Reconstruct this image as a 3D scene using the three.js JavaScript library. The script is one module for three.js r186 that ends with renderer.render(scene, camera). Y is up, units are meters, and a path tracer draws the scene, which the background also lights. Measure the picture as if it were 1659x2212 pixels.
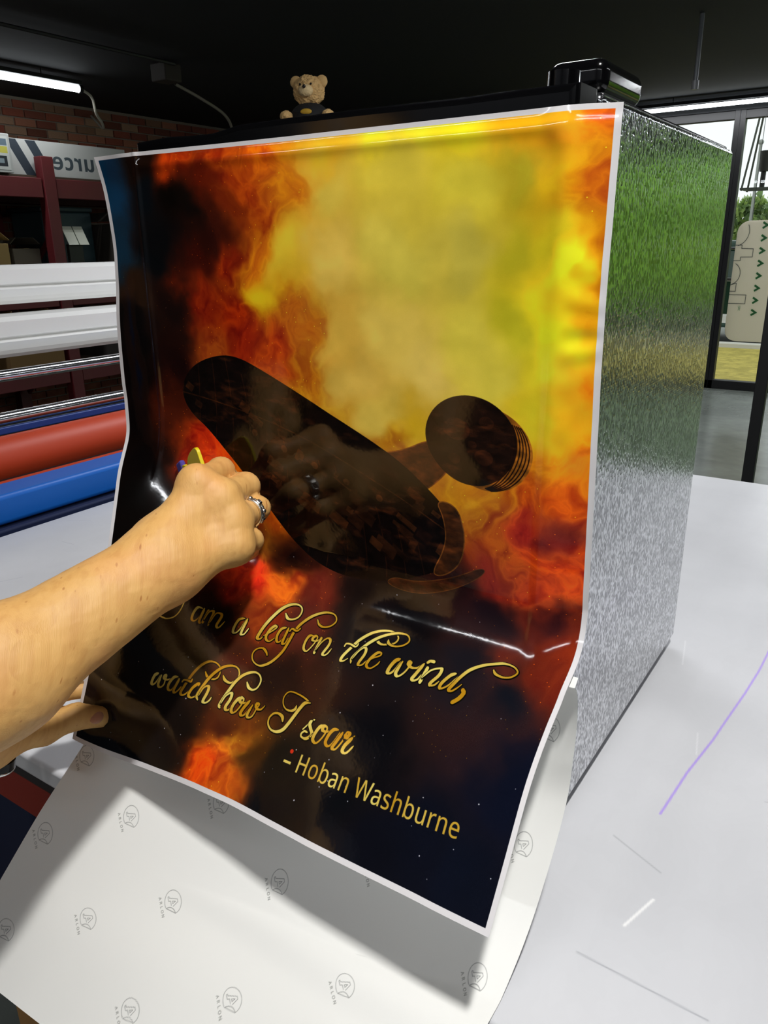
import * as THREE from 'three';
import { mergeGeometries } from 'three/addons/utils/BufferGeometryUtils.js';
import { RoundedBoxGeometry } from 'three/addons/geometries/RoundedBoxGeometry.js';
import { RectAreaLightUniformsLib } from 'three/addons/lights/RectAreaLightUniformsLib.js';

// ---------- camera, sky, exposure ----------
const scene = new THREE.Scene();
const camera = new THREE.PerspectiveCamera(67.24, 1659 / 2212, 0.05, 200);
camera.position.set(0.456, 1.4877, 0.6279);
camera.rotation.order = 'YXZ';
camera.rotation.set(-0.33406, 0.59225, -0.01373);
const renderer = new THREE.WebGLRenderer({ antialias: true });
renderer.toneMapping = THREE.LinearToneMapping;
renderer.toneMappingExposure = 0.87;
renderer.shadowMap.enabled = true;
RectAreaLightUniformsLib.init();
scene.background = new THREE.Color(0.80, 0.86, 0.85);   // bright overcast sky
scene.backgroundIntensity = 1.5;

// ---------- area lights: the ceiling lamps and added fill tubes (their fittings are built further down) ----------
const TUBES = [   // x, y, z, length, axis, width, strength
  { n: 'left', p: [-5.42, 2.70, -2.2], l: 3.2, ax: 'z', w: 0.075, i: 45 },
  { n: 'window', p: [-0.4, 2.70, -7.92], l: 3.6, ax: 'x', w: 0.05, i: 60 },
  { n: 'front', p: [-1.4, 2.70, 3.1], l: 3.2, ax: 'x', w: 0.075, i: 110 },  // unseen tube, added as fill on the poster front
  { n: 'corner', p: [2.4, 2.70, 2.9], l: 3.0, ax: 'x', w: 0.075, i: 85 },  // unseen, added for more frontal fill
  { n: 'right', p: [2.9, 2.70, -2.2], l: 3.0, ax: 'z', w: 0.075, i: 70 },  // added out of view for general fill
  { n: 'middle', p: [-0.9, 2.70, -2.3], l: 2.2, ax: 'z', w: 0.075, i: 135 },  // unseen, added to brighten laminator and table
  { n: 'rear', p: [0.9, 2.70, -6.3], l: 2.6, ax: 'x', w: 0.075, i: 110 },  // unseen, added to brighten the window end and sign
];
function areaLight(color, intensity, w, h, pos, aim) {
  const L = new THREE.RectAreaLight(color, intensity, w, h);
  L.position.set(...pos); L.lookAt(...aim); L.castShadow = true; scene.add(L); return L;
}
const KEY = { p: [0.58, 2.60, 0.33], w: 0.16, h: 0.08, i: 740 };
areaLight(0xfffdfa, KEY.i, KEY.w, KEY.h, KEY.p, [0.38, 0.9, 0.3]);
for (const t of TUBES) {
  const w = t.ax === 'x' ? t.l : t.w, h = t.ax === 'x' ? t.w : t.l;
  areaLight(0xfbfcff, t.i, w, h, [t.p[0], t.p[1] - 0.022, t.p[2]], [t.p[0], 0, t.p[2] + 1e-4]);
}

// ---------- helpers ----------
let seed = 7;
const rnd = () => { seed = (seed * 1664525 + 1013904223) >>> 0; return seed / 4294967296; };
const rr = (a, b) => a + (b - a) * rnd();
function hash(x, y, z = 0) { let h = (x * 374761393 + y * 668265263 + z * 2147483647) | 0; h = Math.imul(h ^ (h >>> 13), 1274126177); h ^= h >>> 16; return (h >>> 0) / 4294967296; }
function vnoise(x, y, z = 0) {
  const X = Math.floor(x), Y = Math.floor(y), Z = Math.floor(z), f = (t) => t * t * (3 - 2 * t), a = f(x - X), b = f(y - Y), c = f(z - Z);
  const L = (p, q, t) => p + (q - p) * t;
  const at = (k) => L(L(hash(X, Y, k), hash(X + 1, Y, k), a), L(hash(X, Y + 1, k), hash(X + 1, Y + 1, k), a), b);
  return c ? L(at(Z), at(Z + 1), c) : at(Z);
}
function fbm(x, y, o = 4) { let s = 0, a = 0.5; for (let i = 0; i < o; i++) { s += a * vnoise(x, y, i * 7); x = x * 2.03 + 11.3; y = y * 2.01 + 5.7; a *= 0.5; } return s / (1 - Math.pow(0.5, o)); }
const ss = (a, b, x) => { const t = Math.min(1, Math.max(0, (x - a) / (b - a))); return t * t * (3 - 2 * t); };
const mix = (a, b, t) => a + (b - a) * t;
function M(color, roughness = 0.6, metalness = 0, extra = {}) {
  const P = extra.clearcoat !== undefined || extra.transmission !== undefined || extra.sheen !== undefined;
  return new (P ? THREE.MeshPhysicalMaterial : THREE.MeshStandardMaterial)({ color, roughness, metalness, ...extra });
}
const taken = {};
function numbered(name) { const k = taken[name] = (taken[name] ?? -1) + 1; return k ? name + '_' + String(k).padStart(3, '0') : name; }
function tag(o, label, category, group, kind) { o.userData = { label, category }; if (group) o.userData.group = group; if (kind) o.userData.kind = kind; return o; }
function shade(o) { o.castShadow = true; o.receiveShadow = true; return o; }
function part(name, geo, mat, parent, pos, rot) {
  const m = shade(new THREE.Mesh(geo, mat)); m.name = name; if (pos) m.position.set(...pos); if (rot) m.rotation.set(...rot); parent.add(m); return m;
}
function thing(name, label, category, pos = [0, 0, 0], group) { const g = new THREE.Group(); g.name = numbered(name); g.position.set(...pos); tag(g, label, category, group); scene.add(g); return g; }
function single(name, geo, mat, label, category, pos, rot, group) { const m = part(numbered(name), geo, mat, scene, pos, rot); tag(m, label, category, group); return m; }
function struct(name, geo, mat, label, pos, rot) { const m = part(name, geo, mat, scene, pos, rot); m.userData = { label, category: name.split('_')[0], kind: 'structure' }; return m; }
const box = (w, h, d) => new THREE.BoxGeometry(w, h, d);
const rbox = (w, h, d, r = 0.004, s = 2) => new RoundedBoxGeometry(w, h, d, s, r);
const cyl = (r, h, n = 24, r2 = r) => new THREE.CylinderGeometry(r2, r, h, n);
function at(geo, x, y, z, rx = 0, ry = 0, rz = 0) { geo.rotateX(rx); geo.rotateY(ry); geo.rotateZ(rz); geo.translate(x, y, z); return geo; }
function tube(pts, r, seg = 40, rs = 8) { return new THREE.TubeGeometry(new THREE.CatmullRomCurve3(pts.map((p) => new THREE.Vector3(...p))), seg, r, rs, false); }
function merge(list) { return mergeGeometries(list.map((g) => { const q = g.index ? g.toNonIndexed() : g; for (const k of Object.keys(q.attributes)) if (!['position', 'normal', 'uv'].includes(k)) q.deleteAttribute(k); return q; })); }
function metricUV(geo) {   // uv in metres from the dominant normal
  const g = geo.index ? geo.toNonIndexed() : geo; g.computeBoundingBox(); const p = g.attributes.position, n = g.attributes.normal, uv = new Float32Array(p.count * 2);
  for (let i = 0; i < p.count; i++) {
    const ax = Math.abs(n.getX(i)), ay = Math.abs(n.getY(i)), az = Math.abs(n.getZ(i)), x = p.getX(i), y = p.getY(i), z = p.getZ(i);
    const [a, b] = ax > ay && ax > az ? [z, y] : ay > az ? [x, z] : [x, y]; uv[2 * i] = a; uv[2 * i + 1] = b;
  }
  g.setAttribute('uv', new THREE.BufferAttribute(uv, 2)); return g;
}
function dataTex(w, h, fn, srgb = false) {
  const d = new Uint8Array(w * h * 4); for (let y = 0; y < h; y++) for (let x = 0; x < w; x++) { const c = fn(x, y), k = (y * w + x) * 4; d[k] = c[0]; d[k + 1] = c[1]; d[k + 2] = c[2]; d[k + 3] = c[3] ?? 255; }
  const t = new THREE.DataTexture(d, w, h); t.magFilter = THREE.LinearFilter; t.minFilter = THREE.LinearFilter; t.wrapS = t.wrapT = THREE.RepeatWrapping; if (srgb) t.colorSpace = THREE.SRGBColorSpace; t.needsUpdate = true; return t;
}
function canvas(w, h) { const c = document.createElement('canvas'); c.width = w; c.height = h; return [c, c.getContext('2d')]; }
function canvasTex(c, srgb = true) { const t = new THREE.CanvasTexture(c); if (srgb) t.colorSpace = THREE.SRGBColorSpace; t.magFilter = THREE.LinearFilter; return t; }
function tiled(t, sx, sy) { const q = t.clone(); q.repeat.set(sx, sy); q.needsUpdate = true; return q; }
// periodic noise texture n x n, used for bumps
function perNoise(n, fx, fy, oct = 3) {
  return dataTex(n, n, (x, y) => { let s = 0, a = 0.5, u = fx, v = fy; for (let o = 0; o < oct; o++) { const X = x / n * u, Y = y / n * v, i = Math.floor(X), j = Math.floor(Y), f = (t) => t * t * (3 - 2 * t), p = f(X - i), q = f(Y - j), h = (a2, b2) => hash(((a2 % u) + u) % u, ((b2 % v) + v) % v, o * 13); s += a * mix(mix(h(i, j), h(i + 1, j), p), mix(h(i, j + 1), h(i + 1, j + 1), p), q); a *= 0.5; u *= 2; v *= 2; } const c = Math.round(255 * s / (1 - Math.pow(0.5, oct))); return [c, c, c]; });
}
function catmull(K, v) {
  const n = K.length - 1; v = Math.min(1, Math.max(0, v)) * n; const i = Math.min(Math.floor(v), n - 1), f = v - i, p0 = K[Math.max(i - 1, 0)], p1 = K[i], p2 = K[i + 1], p3 = K[Math.min(i + 2, n)];
  return p1.map((_, k) => 0.5 * (2 * p1[k] + (p2[k] - p0[k]) * f + (2 * p0[k] - 5 * p1[k] + 4 * p2[k] - p3[k]) * f * f + (3 * p1[k] - p0[k] - 3 * p2[k] + p3[k]) * f * f * f));
}
// a curved sheet from fn(u, v) -> [x, y, z]; off moves it along its normal
function sheet(fn, nu, nv, off = 0) {
  const P = [], UV = [], I = [], e = 1e-3;
  for (let j = 0; j <= nv; j++) for (let i = 0; i <= nu; i++) {
    const u = i / nu, v = j / nv; let p = fn(u, v);
    if (off) { const a = fn(Math.min(1, u + e), v), b = fn(Math.max(0, u - e), v), c = fn(u, Math.min(1, v + e)), d = fn(u, Math.max(0, v - e)); const n = new THREE.Vector3(a[0] - b[0], a[1] - b[1], a[2] - b[2]).cross(new THREE.Vector3(d[0] - c[0], d[1] - c[1], d[2] - c[2])).normalize(); p = [p[0] + n.x * off, p[1] + n.y * off, p[2] + n.z * off]; }
    P.push(...p); UV.push(u, 1 - v);
    if (i < nu && j < nv) { const k = j * (nu + 1) + i; I.push(k, k + nu + 1, k + 1, k + 1, k + nu + 1, k + nu + 2); }
  }
  const g = new THREE.BufferGeometry(); g.setAttribute('position', new THREE.Float32BufferAttribute(P, 3)); g.setAttribute('uv', new THREE.Float32BufferAttribute(UV, 2)); g.setIndex(I); g.computeVertexNormals(); return g;
}
// signed distance fields -> smooth mesh (surface nets)
const V3 = (a) => new THREE.Vector3(...a);
function cone(a, b, ra, rb) { const dx = b[0] - a[0], dy = b[1] - a[1], dz = b[2] - a[2], L = dx * dx + dy * dy + dz * dz || 1e-9; return (x, y, z) => { let t = ((x - a[0]) * dx + (y - a[1]) * dy + (z - a[2]) * dz) / L; t = t < 0 ? 0 : t > 1 ? 1 : t; const X = x - a[0] - t * dx, Y = y - a[1] - t * dy, Z = z - a[2] - t * dz; return Math.sqrt(X * X + Y * Y + Z * Z) - (ra + (rb - ra) * t); }; }
function ell(c, r) { const m = Math.min(...r); return (x, y, z) => { const a = (x - c[0]) / r[0], b = (y - c[1]) / r[1], d = (z - c[2]) / r[2]; return (Math.sqrt(a * a + b * b + d * d) - 1) * m; }; }
const smin = (a, b, k) => { const h = Math.max(k - Math.abs(a - b), 0) / k; return Math.min(a, b) - h * h * k * 0.25; };
function blend(list, k) { return (x, y, z) => { let d = list[0](x, y, z); for (let i = 1; i < list.length; i++) d = smin(d, list[i](x, y, z), k); return d; }; }
function mesher(sdf, lo, hi, cell) {
  const n = [0, 1, 2].map((k) => Math.ceil((hi[k] - lo[k]) / cell) + 1), [nx, ny, nz] = n, F = new Float32Array(nx * ny * nz), id = new Int32Array(nx * ny * nz).fill(-1);
  for (let k = 0; k < nz; k++) for (let j = 0; j < ny; j++) for (let i = 0; i < nx; i++) F[(k * ny + j) * nx + i] = sdf(lo[0] + i * cell, lo[1] + j * cell, lo[2] + k * cell);
  const P = [], N = [], I = [], st = [1, nx, nx * ny];
  for (let k = 0; k < nz - 1; k++) for (let j = 0; j < ny - 1; j++) for (let i = 0; i < nx - 1; i++) {
    const b = (k * ny + j) * nx + i; let c = 0, X = 0, Y = 0, Z = 0, neg = 0;
    for (let q = 0; q < 8; q++) if (F[b + (q & 1) + (q >> 1 & 1) * nx + (q >> 2) * st[2]] < 0) neg++;
    if (neg === 0 || neg === 8) continue;
    for (let q = 0; q < 8; q++) for (let d = 0; d < 3; d++) if (!(q >> d & 1)) {
      const o = b + (q & 1) + (q >> 1 & 1) * nx + (q >> 2) * st[2], f0 = F[o], f1 = F[o + st[d]]; if ((f0 < 0) === (f1 < 0)) continue;
      const t = f0 / (f0 - f1), v = [q & 1, q >> 1 & 1, q >> 2]; v[d] += t; X += v[0]; Y += v[1]; Z += v[2]; c++;
    }
    const x = lo[0] + (i + X / c) * cell, y = lo[1] + (j + Y / c) * cell, z = lo[2] + (k + Z / c) * cell, e = cell * 0.5;
    id[b] = P.length / 3; P.push(x, y, z);
    const gx = sdf(x + e, y, z) - sdf(x - e, y, z), gy = sdf(x, y + e, z) - sdf(x, y - e, z), gz = sdf(x, y, z + e) - sdf(x, y, z - e), L = Math.hypot(gx, gy, gz) || 1; N.push(gx / L, gy / L, gz / L);
  }
  for (let k = 1; k < nz - 1; k++) for (let j = 1; j < ny - 1; j++) for (let i = 1; i < nx - 1; i++) {
    const b = (k * ny + j) * nx + i, f0 = F[b];
    for (let d = 0; d < 3; d++) { const f1 = F[b + st[d]]; if ((f0 < 0) === (f1 < 0)) continue; const u = st[(d + 1) % 3], v = st[(d + 2) % 3], q = [id[b], id[b - u], id[b - u - v], id[b - v]]; if (q.some((t) => t < 0)) continue; if (f0 < 0) I.push(q[0], q[1], q[2], q[0], q[2], q[3]); else I.push(q[0], q[2], q[1], q[0], q[3], q[2]); }
  }
  const g = new THREE.BufferGeometry(); g.setAttribute('position', new THREE.Float32BufferAttribute(P, 3)); g.setAttribute('normal', new THREE.Float32BufferAttribute(N, 3)); g.setIndex(I); return g;
}
const SCRIPT=[
[1,242,1370,228,1391,240,1410,268,1418,287,1418,308,1407,322,1384,330,1346,341,1316,355,1298],
[1,354,1321,341,1330,325,1322,326,1303,340,1292,355,1298],
[1,393,1366,376,1366,367,1383,367,1402,377,1406,389,1392,396,1366],
[1,398,1365,393,1399,397,1408,405,1402,411,1384],
[1,413,1367,405,1406],
[1,407,1396,415,1373,426,1366,431,1373,426,1410],
[1,428,1402,439,1372,454,1368,460,1376,453,1403,462,1409,475,1387],
[1,535,1365,518,1372,511,1393,512,1411,522,1412,533,1394,540,1367],
[1,544,1365,539,1403,541,1413,550,1409,558,1390],
[1.2,658,1325,669,1336,685,1336,702,1326,709,1308,703,1294,686,1290,663,1297,640,1315,619,1344,604,1374,596,1403,597,1412,606,1412,613,1400],
[1,613,1400,627,1388,641,1374,646,1366,638,1365,627,1378,622,1397,627,1409,639,1411,652,1397],
[1,677,1361,663,1368,657,1386,661,1403,670,1406,679,1392,683,1363],
[1,685,1360,682,1398,685,1408,692,1404,696,1387],
[1.1,771,1317,781,1328,800,1331,822,1322,835,1305,828,1290,809,1286,781,1293,748,1312,721,1339,708,1364,702,1397,693,1433,673,1467,648,1487,628,1490,608,1480,600,1461,608,1444,627,1437,642,1445,649,1454],
[1,692,1369,697,1360,715,1362,724,1352],
[1,783,1361,764,1364,757,1383,760,1402,773,1407,786,1387,793,1364,786,1359,778,1366,780,1373,795,1371,806,1361],
[1,806,1359,801,1406],
[1,802,1396,812,1371,826,1356,838,1358,839,1373,830,1398,837,1402,846,1394,853,1378],
[1.1,988,1314,990,1324,1004,1328,1021,1324,1042,1315,1050,1301,1042,1290,1024,1286,994,1292,963,1307,933,1333,914,1360,899,1385,896,1400,905,1400,917,1389],
[1,891,1363,894,1354,909,1352,927,1354,933,1344],
[1.1,1021,1312,1025,1320,1044,1323,1068,1315,1084,1299,1078,1285,1058,1283,1029,1291,992,1311,963,1336,943,1361,930,1384,931,1398],
[1,931,1387,941,1364,954,1350,963,1352,964,1366,956,1390,958,1397,969,1393,978,1378],
[1,979,1379,995,1367,1013,1356,1013,1349,1001,1352,988,1369,982,1386,987,1395,1000,1394,1014,1380,1019,1370],
[1.3,1076,1349,1064,1357,1055,1376,1054,1391,1064,1390,1074,1375,1081,1355],
[1.2,1086,1353,1080,1376,1080,1388,1089,1392,1102,1379,1110,1362,1113,1349,1106,1349,1106,1355,1119,1360,1136,1356,1143,1347],
[1.2,1150,1342,1137,1373,1132,1386,1139,1389,1149,1382,1155,1369],
[1.6,1158,1337,1165,1331,1177,1330],
[1.2,1164,1348,1158,1389],
[1.1,1159,1376,1175,1353,1195,1342,1205,1342,1203,1358,1189,1380,1190,1387,1201,1383,1210,1371],
[1.1,1248,1341,1235,1349,1220,1371,1218,1384,1225,1385,1240,1372,1256,1347],
[1.1,1343,1306,1352,1314,1374,1316,1394,1309,1406,1294,1394,1283,1369,1281,1348,1287,1312,1302,1282,1322,1264,1344,1251,1368,1245,1382,1253,1384,1264,1374,1274,1361],
[1.4,1282,1372,1288,1379,1281,1395,1266,1411],
[1.2,303,1584,291,1592,285,1610,287,1617,295,1616,306,1602,313,1587],
[1.1,316,1587,311,1609,314,1618,323,1619,332,1610,334,1596,335,1584,328,1587,328,1593,340,1595,351,1590],
[1.1,377,1580,363,1584,351,1602,350,1615,357,1621,367,1616,379,1590,381,1583],
[1.1,384,1584,374,1613,375,1622,381,1623,391,1613,397,1603],
[1.1,467,1549,478,1560,498,1563,513,1556,516,1540,509,1524,490,1515,468,1517,449,1530,431,1553,417,1578,406,1602,400,1619,408,1625,419,1619,430,1606],
[1.1,395,1591,401,1584,416,1583,427,1584,429,1576],
[1.1,456,1590,459,1583,451,1586,438,1599,431,1615,433,1623,443,1625,456,1618,462,1610],
[1.2,530,1547,540,1557,559,1561,574,1553,582,1537,574,1519,557,1512,537,1515,518,1525,499,1544,482,1568,469,1594,461,1615,468,1626],
[1.2,467,1614,475,1593,486,1584,494,1586,494,1600,488,1621,489,1628,499,1628,509,1619,513,1609],
[1.2,616,1547,627,1559,644,1562,657,1552,660,1532,650,1518,634,1513,615,1518,594,1532,577,1554,565,1579,554,1605,549,1624,554,1630],
[1.2,552,1618,559,1598,572,1586,579,1588,579,1602,572,1621,575,1630,584,1630,592,1620],
[1.2,618,1588,606,1594,596,1611,595,1627,602,1633,612,1627,622,1608,625,1592,617,1589,612,1595,619,1601,633,1599,645,1592],
[1.2,647,1590,635,1610,630,1627,636,1633,645,1628,654,1611,660,1598],
[1.1,661,1598,655,1619,656,1630,664,1632,673,1624,678,1605,683,1591,674,1592,674,1599,684,1604,695,1601,703,1590],
[0.9,809,1563,808,1572,797,1579,779,1580,764,1572,757,1557,762,1541,776,1533,803,1533,828,1537,851,1544],
[1.3,851,1544,834,1549,824,1564,813,1587,802,1611,791,1630,773,1641,752,1641,736,1630,732,1614,742,1600,758,1596,774,1600,781,1610],
[0.9,856,1610,865,1598,875,1584,885,1578],
[1.2,877,1583,873,1591,881,1601,890,1610,888,1619,875,1628,860,1627,857,1620,864,1612,875,1612],
[0.8,888,1620,895,1610],
[1.2,922,1582,909,1589,901,1605,899,1621,907,1628,917,1626,928,1609,934,1590,929,1583,920,1585,921,1594,934,1594,951,1587],
[1.2,970,1580,956,1583,946,1596,942,1615,948,1623,957,1623,967,1610,977,1584],
[1.2,986,1582,976,1605,969,1622,974,1626,982,1622,992,1604,996,1593],
[1.2,996,1594,997,1582,1001,1577,1009,1579,1004,1586,997,1586,1002,1590,1014,1589,1026,1579],
[1.3,1021,1585,1006,1606,1003,1620,1011,1624,1020,1619,1032,1601]];
const FIRE_AND_GLARE=[49,30,12,44,66,
206,34,20,10,5,
319,34,150,40,8,
480,20,150,50,10,
657,17,190,80,10,
859,11,215,160,20,
1051,10,220,200,10,
1223,12,215,190,10,
1357,14,215,150,10,
1469,20,230,150,20,
1518,16,180,70,12,
65,114,14,50,74,
218,120,8,12,15,
328,137,8,5,3,
460,104,80,20,5,
576,109,150,50,10,
701,115,190,110,15,
846,122,195,170,50,
1044,132,190,170,40,
1222,141,185,170,35,
1351,129,158,142,22,
1433,152,205,165,10,
1499,172,160,72,10,  // strip beside the door ridge: shade painted into the print colour
1532,201,150,58,12,
64,274,14,42,58,
215,298,8,10,12,
370,296,50,12,5,
392,177,12,7,5,
475,204,48,15,6,
414,251,36,11,6,
534,161,95,28,6,
250,226,9,9,10,
603,194,150,60,10,
478,295,130,35,8,
614,294,185,100,15,
711,294,200,170,30,
861,294,200,170,60,
1039,294,185,170,50,
1224,295,172,158,48,
1359,295,160,150,20,
1432,295,180,165,15,
1479,313,250,212,10,  // highlight on the door ridge painted into the print colour
1516,296,160,82,10,
93,412,40,25,15,
73,498,10,8,8,
263,462,20,10,8,
379,429,120,30,8,
506,450,130,30,5,
626,393,200,170,10,
739,464,150,70,15,
860,482,190,155,50,
1042,473,195,170,60,
1231,464,190,175,45,
1367,457,162,155,20,
1442,454,210,200,10,
1487,473,235,190,10,
1524,435,195,130,10,
95,644,8,5,5,
255,613,20,6,5,
394,557,130,50,15,
557,520,120,25,8,
674,536,150,45,10,
769,581,150,80,15,
919,594,185,155,55,
1110,553,195,170,65,
1292,539,190,175,45,
1437,549,205,195,20,
1490,558,220,160,20,
1526,560,205,115,15,
69,801,8,4,4,
241,720,60,20,8,
750,662,170,110,20,
856,704,180,135,30,
1002,687,190,165,55,
1109,724,185,150,20,
1408,640,195,180,20,
1461,679,205,155,15,
1510,692,210,130,15,
133,943,8,5,5,
383,843,190,50,12,
541,892,180,90,15,
631,981,170,70,12,
1411,754,190,110,20,
1463,759,205,120,20,
1504,761,200,105,20,
1039,784,150,90,20,
912,764,150,90,20,
91,1070,8,6,5,
1247,867,175,115,20,
1333,876,170,95,20,
1414,861,160,60,15,
1490,834,170,60,15,
1283,950,140,70,15,
1357,997,150,60,15,
1427,919,150,30,20,
1484,916,90,25,25,
1450,1002,190,60,15,
1503,1005,170,50,15,
637,1147,15,5,5,
514,1217,200,40,20,
611,1255,190,80,20,
741,1253,90,30,20,
544,1122,110,60,15,
1307,1054,110,25,20,
1418,1088,170,50,20,
1487,1084,190,60,20,
261,1149,20,12,10,
95,1232,8,6,5,
938,1233,12,8,10,
1093,1235,10,8,10,
1296,1171,20,10,15,
1454,1145,35,12,15,
1499,1149,80,25,15,
1199,1117,25,10,12,
460,1373,16,8,6,
582,1361,110,40,15,
710,1319,70,30,22,
891,1342,20,17,17,
525,1462,50,25,15,
577,1509,60,25,15,
710,1504,25,15,12,
422,1544,18,15,10,
1365,1277,80,32,22,
1470,1263,80,25,15,
1495,1239,100,30,15,
1263,1331,20,18,22,
1405,1349,14,16,22,
1068,1347,16,15,17,
257,1522,12,10,8,
160,1768,8,10,14,
419,1706,20,14,10,
582,1666,60,25,12,
605,1744,190,90,20,
568,1803,200,60,12,
639,1707,150,85,20,
667,1833,160,65,15,
713,1712,50,30,12,
822,1716,14,14,12,
991,1721,10,11,14,
1290,1730,10,12,20,
1486,1557,10,13,24,
1440,1779,10,13,22,
1191,1814,10,11,17,
300,1790,8,10,14,
819,1821,10,11,13,
394,1841,8,9,12,
1078,1574,9,9,12];
const HULL=[290,692,323,622,403,573,512,554,639,603,797,674,956,751,1079,812,1176,887,1232,974,1209,1046,1130,1094,996,1150,836,1170,703,1134,607,1027,506,898,397,802,316,757];
const WING=[968,793,1067,774,1154,725,1217,765,1184,820,1089,890,988,915];
const NOZ=[1156,884,1215,886,1239,959,1229,1042,1172,1091,1130,1094,1184,1010,1181,932];
const BAND=[981,1156,1086,1165,1199,1124,1294,1057,1284,1042,1193,1092,1085,1129,1011,1128];
const MOON=[1254,717,1135,734,1343,735,1247,617,1260,830,1401,799,1342,682];
const KL=[[-0.3043,1.5804,0.045],[-0.2997,1.5544,0.045],[-0.2956,1.5283,0.045],[-0.2928,1.5021,0.045],[-0.2917,1.4725,0.045],[-0.2935,1.4462,0.045],[-0.2971,1.4201,0.045],[-0.301,1.3907,0.045],[-0.3036,1.3644,0.0451],[-0.3045,1.3381,0.0458],[-0.3031,1.3119,0.048],[-0.3002,1.2832,0.0536],[-0.2966,1.259,0.0628],[-0.2916,1.2358,0.0741],[-0.2841,1.2107,0.0882],[-0.2762,1.1895,0.1015],[-0.2673,1.1692,0.1155],[-0.26,1.1479,0.1291],[-0.2529,1.1232,0.144],[-0.2466,1.1012,0.1573],[-0.2405,1.0792,0.1705],[-0.235,1.0539,0.1848],[-0.2332,1.0303,0.1962],[-0.2331,1.0061,0.2066],[-0.2334,0.9786,0.218]];
const KR=[[0.2609,1.579,0.03],[0.2607,1.5526,0.03],[0.2604,1.5263,0.03],[0.2602,1.5,0.03],[0.2599,1.4704,0.03],[0.2599,1.4441,0.03],[0.2601,1.4177,0.03],[0.2605,1.3881,0.0307],[0.2612,1.3619,0.0321],[0.2618,1.3356,0.0339],[0.2624,1.3094,0.0356],[0.2631,1.2798,0.0375],[0.2636,1.2536,0.0393],[0.2641,1.2274,0.0418],[0.2648,1.1981,0.0456],[0.2659,1.1725,0.0508],[0.2674,1.1488,0.0607],[0.2674,1.128,0.076],[0.2658,1.1079,0.0974],[0.2653,1.0908,0.1174],[0.2658,1.0735,0.1372],[0.2675,1.0536,0.159],[0.2691,1.0356,0.1782],[0.2704,1.0172,0.197],[0.2718,0.9964,0.218]];
const LOGOS=[261,826,37,32,24,-16,52,903,38,36,25,-18,309,1051,39,30,24,-18,492,969,36,33,24,-17,716,879,32,37,24,-19,765,1089,34,21,24,-14,981,1023,31,24,23,-14,1219,950,26,33,23,-17,552,1141,37,15,25,-12,1214,712,21,36,26,-18,31,729,41,33,24,-16,477,761,33,32,25,-16,101,1123,41,23,28,-17,1223,391,13,77,31,-40,924,814,27,32,24,-16,802,1183,33,15,25,-14,987,1134,30,12,24,-9,1191,1083,26,17,24,-11];
// ---------- shared materials ----------
const nzCoarse = perNoise(256, 8, 8, 4), nzFine = perNoise(256, 64, 64, 2);
const mBlack = M(0x0b0c0e, 0.55), mCeil = M(0x16181b, 0.85), mWhitePaint = M(0xe2e2de, 0.5), mChrome = M(0xd9dadb, 0.16, 1), mSteel = M(0x9a9c9e, 0.35, 1);
const mRedPaint = M(0x8c2416, 0.45), mGlass = new THREE.MeshPhysicalMaterial({ color: 0xffffff, roughness: 0, metalness: 0, transmission: 1, thickness: 0, ior: 1.45 });
const mGlow = new THREE.MeshStandardMaterial({ color: 0xffffff, emissive: 0xf4fbff, emissiveIntensity: 8 });
const mGloss = M(0x050506, 0.12), mCard = M(0x9a7442, 0.85, 0, { bumpMap: nzCoarse, bumpScale: 0.0008 });

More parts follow.
